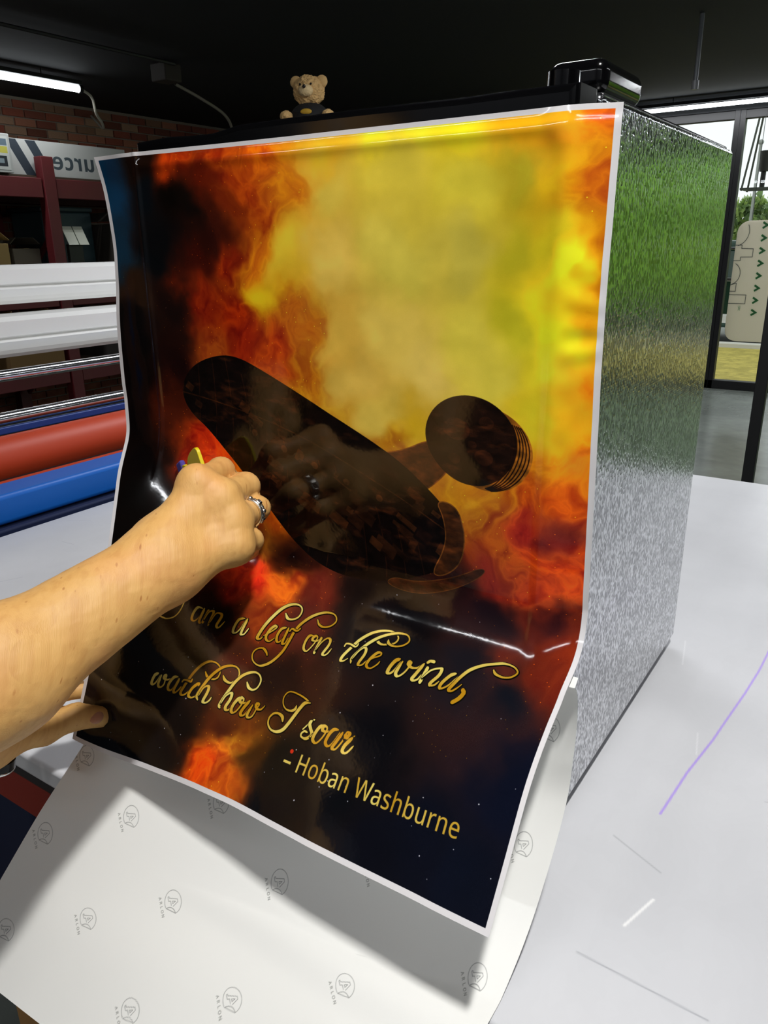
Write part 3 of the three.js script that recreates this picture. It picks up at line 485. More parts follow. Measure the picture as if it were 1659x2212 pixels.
// ---------- work table ----------
const TX0 = -1.11, TX1 = 1.7, TZ0 = -1.465, TZ1 = 0.214, TY = 0.9;
{
  const t = thing('work_table', 'large work table with a scuffed glossy white top', 'table', [(TX0 + TX1) / 2, 0, (TZ0 + TZ1) / 2]); const w = TX1 - TX0, d = TZ1 - TZ0, cx = (TX0 + TX1) / 2, cz = (TZ0 + TZ1) / 2;
  const CW = 2048, CH = 1217, [c, q] = canvas(CW, CH); const im = q.createImageData(CW, CH);
  for (let y = 0; y < CH; y++) for (let x = 0; x < CW; x++) { const k = (y * CW + x) * 4, a = fbm(x / 130, y / 90, 4) - 0.5, b = fbm(x / 30 + 9, y / 200, 3) - 0.5, v = 216 + 16 * a + 6 * b; im.data[k] = v - 1; im.data[k + 1] = v; im.data[k + 2] = v + 4; im.data[k + 3] = 255; }
  q.putImageData(im, 0, 0);
  const px = (x, z) => [(x - TX0) / w * CW, (z - TZ0) / d * CH]; q.lineCap = 'round';
  const line = (pts, col, lw) => { q.strokeStyle = col; q.lineWidth = lw; q.beginPath(); pts.forEach(([x, z], i) => { const [a, b] = px(x, z); i ? q.lineTo(a, b) : q.moveTo(a, b); }); q.stroke(); };
  line([[0.3209, -0.102], [0.3284, -0.189], [0.3399, -0.2715], [0.3441, -0.3137], [0.3539, -0.407], [0.3598, -0.48], [0.362, -0.535], [0.364, -0.7]], '#b79cf2', 1.7);
  line([[0.289, -0.043], [0.344, -0.018]], '#b4b6ba', 1); line([[0.333, 0.063], [0.347, 0.019]], '#fafafa', 2); line([[0.307, 0.113], [0.417, 0.117]], '#b0b2b8', 1);
  for (let k = 0; k < 90; k++) { const x = rr(TX0, TX1), z = rr(TZ0, TZ1), a = rr(0, 3.1), l = rr(0.01, 0.09); line([[x, z], [x + l * Math.cos(a), z + l * Math.sin(a)]], rnd() < 0.6 ? 'rgba(150,152,160,0.35)' : 'rgba(245,245,248,0.6)', 1); }
  const top = rbox(w, 0.03, d, 0.006); const p = top.attributes.position, uv = top.attributes.uv; for (let i = 0; i < p.count; i++) uv.setXY(i, p.getX(i) / w + 0.5, 0.5 - p.getZ(i) / d);
  part('table_top', top, M(0xffffff, 0.3, 0, { map: canvasTex(c) }), t, [0, TY - 0.015, 0]);
  part('edge_trim', rbox(w - 0.01, 0.022, d - 0.01, 0.006), M(0x241a20, 0.3), t, [0, TY - 0.04, 0]);
  for (const s of [-1, 1]) { part('apron', rbox(w - 0.04, 0.07, 0.03, 0.004), mRedPaint, t, [0, TY - 0.087, s * (d / 2 - 0.03)]); part('apron', rbox(0.03, 0.07, d - 0.1, 0.004), mRedPaint, t, [s * (w / 2 - 0.035), TY - 0.087, 0]); for (const u of [-1, 1]) part('leg', rbox(0.08, TY - 0.05, 0.08, 0.006), mRedPaint, t, [u * (w / 2 - 0.08), (TY - 0.05) / 2, s * (d / 2 - 0.09)]); }
  part('lower_shelf', rbox(w - 0.2, 0.03, d - 0.2, 0.004), M(0x39424d, 0.7), t, [0, 0.16, 0]);
  const nb = thing('storage_bin', 'navy blue storage bin under the table', 'bin', [-0.95, 0.176, -0.2]); part('bin_body', rbox(0.5, 0.5, 0.5, 0.02), M(0x0c1c38, 0.6), nb, [0, 0.25, 0]); part('rim', rbox(0.53, 0.03, 0.53, 0.01), M(0x0c1c38, 0.5), nb, [0, 0.5, 0]);
  const cb = thing('shipping_box', 'brown cardboard box with a white label under the table', 'box', [-0.47, 0.176, -0.05]); cb.rotation.y = 0.1; part('box_body', rbox(0.4, 0.3, 0.4, 0.004), mCard, cb, [0, 0.15, 0]);
  const [lc, l] = canvas(128, 128); l.fillStyle = '#d8d6cc'; l.fillRect(0, 0, 128, 128); l.fillStyle = '#6a6a66'; for (let k = 0; k < 7; k++) l.fillRect(12, 14 + k * 15, 60 + hash(k, 3) * 40, 5); part('label', at(new THREE.PlaneGeometry(0.14, 0.2), 0, 0, 0, -Math.PI / 2), M(0xffffff, 0.7, 0, { map: canvasTex(lc) }), cb, [-0.08, 0.3015, 0.05]);
  const fm = single('floor_board', rbox(1.1, 0.012, 0.8, 0.004), M(0x6b4a2a, 0.8, 0, { bumpMap: nzCoarse, bumpScale: 0.001 }), 'brown hardboard sheet lying on the floor before the table', 'board', [-0.75, 0.007, 0.6]);
}
// ---------- cabinet with the teddy bear, behind the fridge ----------
{
  const cb = thing('tall_cabinet', 'tall black cabinet standing behind the fridge', 'cabinet', [-2.35, 0, -2.95]); part('carcass', rbox(1.1, 2.0, 0.5, 0.01), M(0x0c0d0f, 0.6), cb, [0, 1.0, 0]); for (const s of [-1, 1]) { const d = part('door', rbox(0.53, 1.94, 0.02, 0.005), M(0x101114, 0.5), cb, [s * 0.27, 1.0, 0.26]); part('handle', rbox(0.015, 0.14, 0.02, 0.004), mSteel, d, [-s * 0.22, 0, 0.02]); }
  const br = thing('teddy_bear', 'fluffy tan teddy bear in a black shirt on the tall cabinet', 'teddy bear', [-2.35, 2.008, -2.9]); br.rotation.y = 0.45; br.scale.setScalar(1.0);
  const fur = M(0xcaa56c, 0.95, 0, { sheen: 0.6, sheenColor: new THREE.Color(0xe8d0a0), sheenRoughness: 0.6 });
  function fuzz(r, sx, sy, sz, k = 0.1) { const g = new THREE.IcosahedronGeometry(r, 14), p = g.attributes.position, v = new THREE.Vector3(); for (let i = 0; i < p.count; i++) { v.fromBufferAttribute(p, i); const n = 1 + k * (vnoise(v.x * 160 + 50, v.y * 160 + 50, v.z * 160 + 50) + 0.7 * vnoise(v.x * 60 + 9, v.y * 60 + 9, v.z * 60 + 9) - 0.85); p.setXYZ(i, v.x * n * sx, v.y * n * sy, v.z * n * sz); } g.computeVertexNormals(); return g; }
  part('body', fuzz(0.095, 1, 0.95, 0.9), fur, br, [0, 0.09, 0]); const hd = part('head', fuzz(0.078, 1.02, 0.95, 0.95, 0.16), fur, br, [0, 0.235, 0.01]);
  part('muzzle', fuzz(0.034, 1.1, 0.85, 0.9), M(0xd8bd8c, 0.95), hd, [0, -0.008, 0.07]); part('nose', new THREE.SphereGeometry(0.009, 10, 8), M(0x14100d, 0.3), hd, [0, 0.006, 0.104]); for (const s of [-1, 1]) { part('ear', fuzz(0.03, 1, 1, 0.5), fur, hd, [s * 0.068, 0.045, -0.01]); part('eye', new THREE.SphereGeometry(0.006, 8, 6), M(0x0c0a08, 0.2), hd, [s * 0.028, 0.022, 0.068]); part('arm', fuzz(0.04, 0.8, 0.8, 1.5), fur, br, [s * 0.11, 0.11, 0.06]); part('foot', fuzz(0.045, 1, 1, 1.2), fur, br, [s * 0.08, 0.04, 0.1]); }
  const shirt = part('shirt', fuzz(0.104, 1, 0.8, 0.92, 0.02), M(0x0b0b0c, 0.85), br, [0, 0.105, 0]); part('shirt_print', fuzz(0.02, 1.5, 0.7, 0.4, 0.02), M(0xb08a1e, 0.7), shirt, [0, 0.025, 0.09]);
}
// ---------- mini fridge ----------
{
  const f = thing('mini_fridge', 'grey pebbled mini fridge with a glossy black door on the white table', 'fridge', [0, TY, 0]);
  // stucco-embossed sheet: short vertical worms
  const n = 512; const emb = dataTex(n, n, (x, y) => { const w = (a, b, fx, fy, o) => { const X = a / n * fx, Y = b / n * fy, i = Math.floor(X), j = Math.floor(Y), s = (t) => t * t * (3 - 2 * t), p = s(X - i), q = s(Y - j), h = (u, v) => hash(((u % fx) + fx) % fx, ((v % fy) + fy) % fy, o); return mix(mix(h(i, j), h(i + 1, j), p), mix(h(i, j + 1), h(i + 1, j + 1), p), q); }; const a = w(x, y, 128, 64, 3), b = w(x, y, 64, 28, 9), c = 255 * ss(0.3, 0.7, 0.62 * a + 0.38 * b); return [c, c, c]; });
  const tn = dataTex(n, n, (x, y) => { const i = (y * n + x) * 4, v = emb.image.data[i] / 255, k = 132 + 92 * v; return [k, k + 2, k + 6]; }, true);
  const mSide = new THREE.MeshStandardMaterial({ color: 0xffffff, map: tiled(tn, 5.5, 5.5), roughness: 0.16, metalness: 1, bumpMap: tiled(emb, 5.5, 5.5), bumpScale: 0.00015 });
  part('cabinet', metricUV(rbox(0.47, 0.678, 0.49, 0.006, 3)), mSide, f, [0, 0.355, -0.249]);
  part('base_plinth', box(0.45, 0.02, 0.46), mBlack, f, [0, 0.013, -0.25]); for (const x of [-0.2, 0.2]) for (const z of [-0.03, -0.46]) part('foot', cyl(0.015, 0.012, 14), mBlack, f, [x, 0.006, z]);
  part('door_gasket', box(0.45, 0.65, 0.006), M(0x3a3c3e, 0.8), f, [0, 0.36, 0.0]);
  // door: slightly wavy top edge, rounded corners
  const s = new THREE.Shape(), X = 0.228, top = [[-X, 0.684], [-0.19, 0.6855], [-0.15, 0.684], [-0.125, 0.684], [-0.09, 0.6885], [-0.03, 0.689], [0.06, 0.6885], [0.14, 0.6875], [0.19, 0.688], [X, 0.688]]; s.moveTo(-X, 0.03); s.lineTo(X, 0.03); for (const [x, y] of top.slice().reverse()) s.lineTo(x, y); s.lineTo(-X, 0.03);
  const door = part('door', at(new THREE.ExtrudeGeometry(s, { depth: 0.033, bevelEnabled: true, bevelSize: 0.006, bevelThickness: 0.006, bevelSegments: 4 }), 0, 0, 0.0095), mGloss, f);
  part('top_panel', rbox(0.46, 0.006, 0.46, 0.003), M(0x17181a, 0.25), f, [0, 0.694, -0.25]);
  const hs = rbox(0.05, 0.026, 0.1, 0.01, 4); const h = part('hinge_cover', hs, mGloss, f, [0.203, 0.71, -0.075]); part('hinge_pin', cyl(0.012, 0.02, 18), mGloss, f, [0.212, 0.696, 0.02]);
}
// ---------- printed vinyl poster ----------
function posterPos(u, v) {
  const L = catmull(KL, v), R = catmull(KR, v), w = 1 - ss(0, 0.5, u), x = mix(L[0], R[0], u), y = L[1] * w + R[1] * (1 - w);
  const zp = Math.max(L[2] - 0.047, 0) * w + Math.max(R[2] - 0.047, 0) * (1 - w), flat = 1 - ss(0.001, 0.03, zp);
  let z = 0.0515 - flat * (0.012 * ss(0.229, 0.264, x) + 0.006 * (1 - ss(-0.3, -0.232, x)));
  // the vinyl follows the door's rim: a lip along the top, a ridge down the right edge
  const e = (t, s) => Math.exp(-t * t / (s * s)), inX = ss(-0.236, -0.226, x) * (1 - ss(0.2, 0.225, x));
  z += flat * (0.0011 * e(y - 1.5665, 0.005) * inX - 0.0008 * ss(1.566, 1.574, y) * ss(-0.24, -0.22, x));
  z += flat * (0.0013 * e(x - 0.228, 0.007) * (1 - ss(1.553, 1.566, y)) + 0.0012 * e(x + 0.233, 0.003));
  // slack folds beside the right ridge, radiating from it
  const k = ss(0.229, 0.24, x) * (1 - ss(0.25, 0.263, x)), b = ss(1.19, 1.26, y) * (1 - ss(1.47, 1.5, y));
  const yy = y + (x - 0.23) * 0.35 * Math.sin(y * 31);
  z += flat * k * b * 0.0013 * (Math.sin(yy * 150 + 5 * Math.sin(yy * 31)) * 0.35 + 1.3 * vnoise(yy * 55, x * 60 + 3) - 0.4);
  z += flat * 0.0022 * e(x - 0.222, 0.010) * e(y - 1.567, 0.011);
  // dents along the loose left margin, light waviness of the free lower part
  z += flat * (1 - ss(-0.27, -0.235, x)) * 0.006 * (vnoise(y * 22, 4.2) - 0.5);
  z += ss(0.02, 0.12, zp) * 0.004 * (vnoise(x * 9 + 20, y * 12 + 3) - 0.5);
  return [x + 0.0035 * flat * ss(0.92, 1, u), y, z + zp + 0.0004 * (vnoise(x * 40 + 50, y * 40) - 0.5)];
}
{
  const W = 1536, H = 1856, gw = 97, gh = 117, grid = new Float32Array(gw * gh * 3);
  for (let j = 0; j < gh; j++) for (let i = 0; i < gw; i++) { const x = i / (gw - 1) * W, y = j / (gh - 1) * H; let s = 0, r = 0, g = 0, b = 0; for (let k = 0; k < FIRE_AND_GLARE.length; k += 5) { const dx = x - FIRE_AND_GLARE[k], dy = y - FIRE_AND_GLARE[k + 1], w = 1 / Math.pow(dx * dx + dy * dy + 500, 1.9); s += w; r += w * FIRE_AND_GLARE[k + 2]; g += w * FIRE_AND_GLARE[k + 3]; b += w * FIRE_AND_GLARE[k + 4]; } const o = (j * gw + i) * 3; grid[o] = r / s; grid[o + 1] = g / s; grid[o + 2] = b / s; }
  const [c, qm] = canvas(W, H); let q = qm; const im = q.createImageData(W, H), D = im.data;
  for (let y = 0; y < H; y++) for (let x = 0; x < W; x++) {
    const n1 = fbm(x / 120, y / 120, 4), n2 = fbm(x / 120 + 37, y / 120 + 11, 4), X = Math.min(0.9999, Math.max(0, (x + (n1 - 0.5) * 130) / W)) * (gw - 1), Y = Math.min(0.9999, Math.max(0, (y + (n2 - 0.5) * 130) / H)) * (gh - 1), i = Math.floor(X), j = Math.floor(Y), a = X - i, b = Y - j, o = (j * gw + i) * 3;
    const ch = (k) => mix(mix(grid[o + k], grid[o + 3 + k], a), mix(grid[o + gw * 3 + k], grid[o + gw * 3 + 3 + k], a), b); let r = ch(0), g = ch(1), bl = ch(2);
    const hot = Math.max(0, Math.min(1, (r - 60) / 80)) * (1 - Math.min(1, g / 150)), rid = 1 - Math.abs(2 * fbm(x / 52 + n1 * 3, y / 60 + n2 * 3, 5) - 1), fl = (rid - 0.72) * 2.2;
    const m = 1 + hot * fl * 0.38 + (1 - hot) * (fbm(x / 70 + 5, y / 60, 3) - 0.5) * 0.16; r *= m; g *= m + hot * fl * 0.5; bl *= m;
    if (r > 25 && r < 190 && g < 110) { const sp = hash(x >> 1, y >> 1, 5); if (sp > 0.9982) { r = Math.min(255, r * 1.9 + 30); g = Math.min(200, g * 2.1 + 20); } }
    r *= 1.28; g *= 1.28; bl *= 1.32; if (g > 150) bl += (g - 150) * 0.25; const gr = (hash(x, y, 2) - 0.5) * 5, k = (y * W + x) * 4; D[k] = Math.max(0, Math.min(255, r + gr)); D[k + 1] = Math.max(0, Math.min(255, g + gr)); D[k + 2] = Math.max(0, Math.min(255, bl + gr)); D[k + 3] = 255;
  }
  q.putImageData(im, 0, 0);
  const path = (P) => { q.beginPath(); const n = P.length / 2; for (let i = 0; i < n; i++) { const a = [P[2 * i], P[2 * i + 1]], b = [P[(2 * i + 2) % (2 * n)], P[(2 * i + 3) % (2 * n)]], m = [(a[0] + b[0]) / 2, (a[1] + b[1]) / 2]; i ? q.quadraticCurveTo(a[0], a[1], m[0], m[1]) : q.moveTo(m[0], m[1]); } q.quadraticCurveTo(P[0], P[1], (P[0] + P[2]) / 2, (P[1] + P[3]) / 2); q.closePath(); };
  // print: a plain dark rocket hull with a fin and a small dark moon, drawn on its own layer so that the ink gets grain and scuffs
  const q0 = q, [ac, aq] = canvas(W, H); q = aq;
  q.fillStyle = '#4a2410'; path(WING); q.fill(); q.strokeStyle = '#7a4014'; q.lineWidth = 3; q.stroke();
  const [mx, my] = MOON, mr = Math.hypot(MOON[2] - mx, (MOON[3] - my)); q.fillStyle = '#a2601c'; q.beginPath(); q.ellipse(mx + mr * 0.32, my + mr * 0.12, mr * 1.0, mr * 0.86, 0.25, 0, 6.3); q.fill(); q.fillStyle = '#1c0f0a'; q.beginPath(); q.ellipse(mx, my, mr, mr * 0.93, 0.2, 0, 6.3); q.fill(); q.fillStyle = '#2f180e'; for (const [a, b, s] of [[-0.3, -0.2, 0.3], [0.3, 0.35, 0.2], [0.35, -0.4, 0.16], [-0.35, 0.45, 0.14], [0.05, 0.1, 0.1]]) { q.beginPath(); q.ellipse(mx + a * mr, my + b * mr, s * mr, s * mr * 0.8, 0.2, 0, 6.3); q.fill(); }
  q.fillStyle = '#100907'; path(HULL); q.fill(); q.save(); path(HULL); q.clip(); q.strokeStyle = '#24120a'; q.lineWidth = 3; for (let k = 0; k < 14; k++) { const a = HULL[0] + k * 62; q.beginPath(); q.moveTo(a, HULL[1] - 260 + k * 45); q.quadraticCurveTo(a + 50, HULL[1] - 60 + k * 45, a - 40, HULL[1] + 210 + k * 45); q.stroke(); } for (let k = 0; k < 70; k++) { const t = 0.06 + 0.9 * hash(k, 31), s = hash(k, 32) - 0.5; q.save(); q.translate(mix(HULL[0], HULL[18], t) + s * 150, mix(HULL[1], HULL[19], t) + s * 300 + 20); q.rotate(0.56 + (hash(k, 33) - 0.5) * 0.06); q.fillStyle = ['#1c0f09', '#26140b', '#180c08', '#341c0e'][k % 4]; q.fillRect(0, 0, 18 + 50 * hash(k, 34), 10 + 26 * hash(k, 35)); q.restore(); } q.strokeStyle = '#321a0c'; q.lineWidth = 4; q.beginPath(); q.moveTo(HULL[0], HULL[1]); q.quadraticCurveTo(HULL[10], HULL[11] + 60, HULL[18], HULL[19] + 20); q.stroke(); q.fillStyle = '#3a2010'; for (let k = 0; k < 5; k++) { q.beginPath(); q.ellipse(mix(HULL[0], HULL[18], 0.3 + k * 0.11), mix(HULL[1], HULL[19], 0.3 + k * 0.11) + 10, 11, 10, 0.4, 0, 6.3); q.fill(); } q.restore();
  q.fillStyle = '#3c200e'; path(NOZ); q.fill(); q.strokeStyle = '#74441a'; q.lineWidth = 3; q.stroke(); q.fillStyle = '#3a1a0c'; path(BAND); q.fill(); q.strokeStyle = '#5e3414'; q.lineWidth = 2; q.stroke();
  q.strokeStyle = '#22110a'; q.lineWidth = 3; for (let k = -2; k < 4; k++) { q.beginPath(); q.ellipse(mx + mr * 0.32, my + mr * 0.12, mr * (0.72 + k * 0.07), mr * 0.86, 0.25, -0.9, 1.2); q.stroke(); }
  q = q0; { const A = aq.getImageData(0, 0, W, H).data, B = q.getImageData(0, 0, W, H), T = B.data; for (let y = 0; y < H; y++) for (let x = 0; x < W; x++) { const k = (y * W + x) * 4, al = A[k + 3] / 255; if (!al) continue; const n = 0.45 + 1.1 * fbm(x / 26, y / 15, 4), w = Math.max(0, fbm(x / 60 + 8, y / 22 + 3, 4) - 0.58) * 2.4; for (let i = 0; i < 3; i++) T[k + i] = Math.min(255, mix(T[k + i], A[k + i] * n + [70, 34, 14][i] * w, al)); } q.putImageData(B, 0, 0); }
  // print: stars
  for (let k = 0; k < 150; k++) { const x = hash(k, 1) * W, y = H * (0.6 + 0.38 * hash(k, 2)), d = q.getImageData(Math.floor(x), Math.floor(y), 1, 1).data; if (d[0] < 40) { q.fillStyle = 'rgba(225,225,235,' + (0.25 + 0.7 * hash(k, 3)).toFixed(2) + ')'; q.beginPath(); q.arc(x, y, 0.8 + 1.2 * hash(k, 4), 0, 6.3); q.fill(); } }
  // lettering
  const [mc, mq] = canvas(W / 2, H / 2); mq.fillStyle = '#000'; mq.fillRect(0, 0, W / 2, H / 2);
  const gold = (x, y) => { const t = 0.5 + 0.5 * Math.sin(x / 46 + y / 31 + 2 * vnoise(x / 60, y / 60)); return [mix(206, 255, t), mix(150, 238, t), mix(28, 128, t)].map(Math.round); };
  for (const S of SCRIPT) {
    const P = []; for (let i = 1; i < S.length; i += 2) P.push([S[i], S[i + 1]]); const N = Math.max(16, P.length * 26), dots = [];
    for (let i = 0; i <= N; i++) { const a = catmull(P, i / N), b = catmull(P, Math.min(1, i / N + 0.004)), z = catmull(P, Math.max(0, i / N - 0.004)), dx = b[0] - z[0], dy = b[1] - z[1], l = Math.hypot(dx, dy) || 1, e = Math.min(i, N - i) / N; dots.push([a[0], a[1], S[0] * mix(2.0, 3.9, ss(-0.3, 0.95, dy / l)) * mix(0.45, 1, ss(0, 0.08, e))]); }
    q.fillStyle = 'rgba(8,8,6,0.5)'; for (const [x, y, r] of dots) { q.beginPath(); q.arc(x + 1, y + 1, r + 2.6, 0, 6.3); q.fill(); }
    for (const [x, y, r] of dots) { const g = gold(x, y); q.fillStyle = `rgb(${g[0]},${g[1]},${g[2]})`; q.beginPath(); q.arc(x, y, r, 0, 6.3); q.fill(); mq.fillStyle = '#fff'; mq.beginPath(); mq.arc(x / 2, y / 2, r / 2, 0, 6.3); mq.fill(); }
  }
  for (const [k, sc] of [[q, 1], [mq, 0.5]]) { k.save(); k.scale(sc, sc); k.translate(879, 1718); k.rotate(-0.0275); k.font = '68px sans-serif'; const w = k.measureText('Hoban Washburne').width; k.scale(520 / w, 1); if (sc === 1) { const g = k.createLinearGradient(0, 0, w, 0); for (let i = 0; i <= 8; i++) { const c2 = gold(i * 85, i * 31 + 40); g.addColorStop(i / 8, `rgb(${c2[0]},${c2[1]},${c2[2]})`); } k.fillStyle = g; } else k.fillStyle = '#fff'; k.fillText('Hoban Washburne', 0, 0); k.fillRect(-44 * w / 520, -20, 26 * w / 520, 7); k.restore(); }
  q.fillStyle = '#cf3018'; q.beginPath(); q.arc(849, 1672, 6, 0, 6.3); q.fill();
  // white margin
  q.fillStyle = '#e4e2e4'; q.fillRect(0, 0, W, 16); q.fillRect(0, H - 18, W, 18); q.fillRect(0, 0, 16, H); q.fillRect(W - 13, 0, 13, H);
  const mat = new THREE.MeshPhysicalMaterial({ map: canvasTex(c), metalness: 0.25, metalnessMap: canvasTex(mc, false), roughness: 0.08, ior: 1.5, bumpMap: tiled(nzFine, 3, 3.6), bumpScale: 0.00002 });
  const g = thing('vinyl_poster', 'glossy fire coloured vinyl poster with gold script, half applied to the fridge door', 'poster');
  part('printed_face', sheet(posterPos, 240, 300), mat, g); part('white_back', sheet(posterPos, 120, 150, -0.0006), M(0xdadada, 0.5), g);
}
// ---------- peeled backing paper ----------
const LNL = [[1.135, 0.118], [1.128, 0.095], [1.105, 0.085], [1.07, 0.095], [1.03, 0.125], [0.995, 0.175], [0.958, 0.222], [0.92, 0.272], [0.885, 0.312], [0.853, 0.347], [0.815, 0.386]];
const LNR = [[1.137, 0.088], [1.128, 0.066], [1.109, 0.058], [1.082, 0.055], [1.05, 0.058], [1.012, 0.066], [0.969, 0.096], [0.93, 0.14], [0.9055, 0.195], [0.884, 0.268], [0.825, 0.37]];
function linerPos(t, s) { const a = catmull(LNL, s), b = catmull(LNR, s), w = ss(0.35, 0.6, s) * 0.004 * (vnoise(t * 4 + 3, s * 5) - 0.5); 
  const x = -0.234 + 0.506 * t, z0 = mix(a[1], b[1], t); let y = mix(a[0], b[0], t) + w; { const k = 1 - ss(TZ1 + 0.004, TZ1 + 0.05, z0), d = TY + 0.003 - y; if (d > 0) y += d * k; } let z = mix(a[1], b[1], t) + w;
  if (y > 0.96) { let lo = 0.4, hi = 1; for (let k = 0; k < 14; k++) { const m = (lo + hi) / 2; posterPos(t, m)[1] > y ? lo = m : hi = m; } const q = posterPos(t, hi); if (q[1] < y + 0.004) z = Math.min(z, Math.max(q[2] - 0.009, 0.0505)); }
  return [x, y, z]; }
{
  const W = 1280, H = 1216, [c, q] = canvas(W, H); q.fillStyle = '#f0f0ec'; q.fillRect(0, 0, W, H); 
  for (let k = 0; k < LOGOS.length; k += 6) {
    const [x, y, tx, ty, ux, uy] = LOGOS.slice(k, k + 6); q.save(); q.setTransform(tx, ty, -ux, -uy, x, y); q.strokeStyle = '#8f908e'; q.lineWidth = 0.028; q.lineJoin = 'round';
    // circle with a peeled lower right corner
    q.beginPath(); q.arc(0, 0, 0.6, 0.42 * Math.PI, 1.98 * Math.PI); q.lineTo(0.18, 0.57); q.stroke(); q.beginPath(); q.moveTo(0.6, -0.04); q.quadraticCurveTo(0.16, 0.02, 0.18, 0.57); q.stroke();
    q.beginPath(); q.moveTo(-0.34, 0.3); q.lineTo(-0.34, 0.22); q.lineTo(-0.26, 0.22); q.lineTo(-0.06, -0.34); q.lineTo(0.08, -0.34); q.lineTo(0.22, 0.06); q.moveTo(-0.34, 0.3); q.lineTo(-0.12, 0.3); q.lineTo(-0.08, 0.16); q.lineTo(0.16, 0.16); q.stroke(); q.beginPath(); q.moveTo(-0.05, 0.04); q.lineTo(0.08, 0.04); q.lineTo(0.02, -0.18); q.closePath(); q.stroke();
    q.fillStyle = '#82837f'; q.font = '0.27px sans-serif'; q.restore();
    // lettering, letter by letter so that it stays spaced
    q.save(); q.setTransform(tx / 100, ty / 100, -ux / 100, -uy / 100, x, y); q.fillStyle = '#80817d'; q.font = '25px sans-serif'; ['A', 'R', 'L', 'O', 'N'].forEach((l, i) => { const w = q.measureText(l).width; q.fillText(l, -46 + i * 23 - w / 2 + 4, 96); }); q.restore();
  }
  const [c2, q2] = canvas(64, 64); q2.fillStyle = '#e8e8e4'; q2.fillRect(0, 0, 64, 64);
  const g = thing('backing_paper', 'white peeled backing paper with small grey logos draped over the table edge', 'paper');
  part('printed_side', sheet(linerPos, 90, 220), M(0xffffff, 0.62, 0, { map: canvasTex(c) }), g); part('release_side', sheet(linerPos, 40, 100, -0.0005), M(0xe6e6e2, 0.3), g);
}
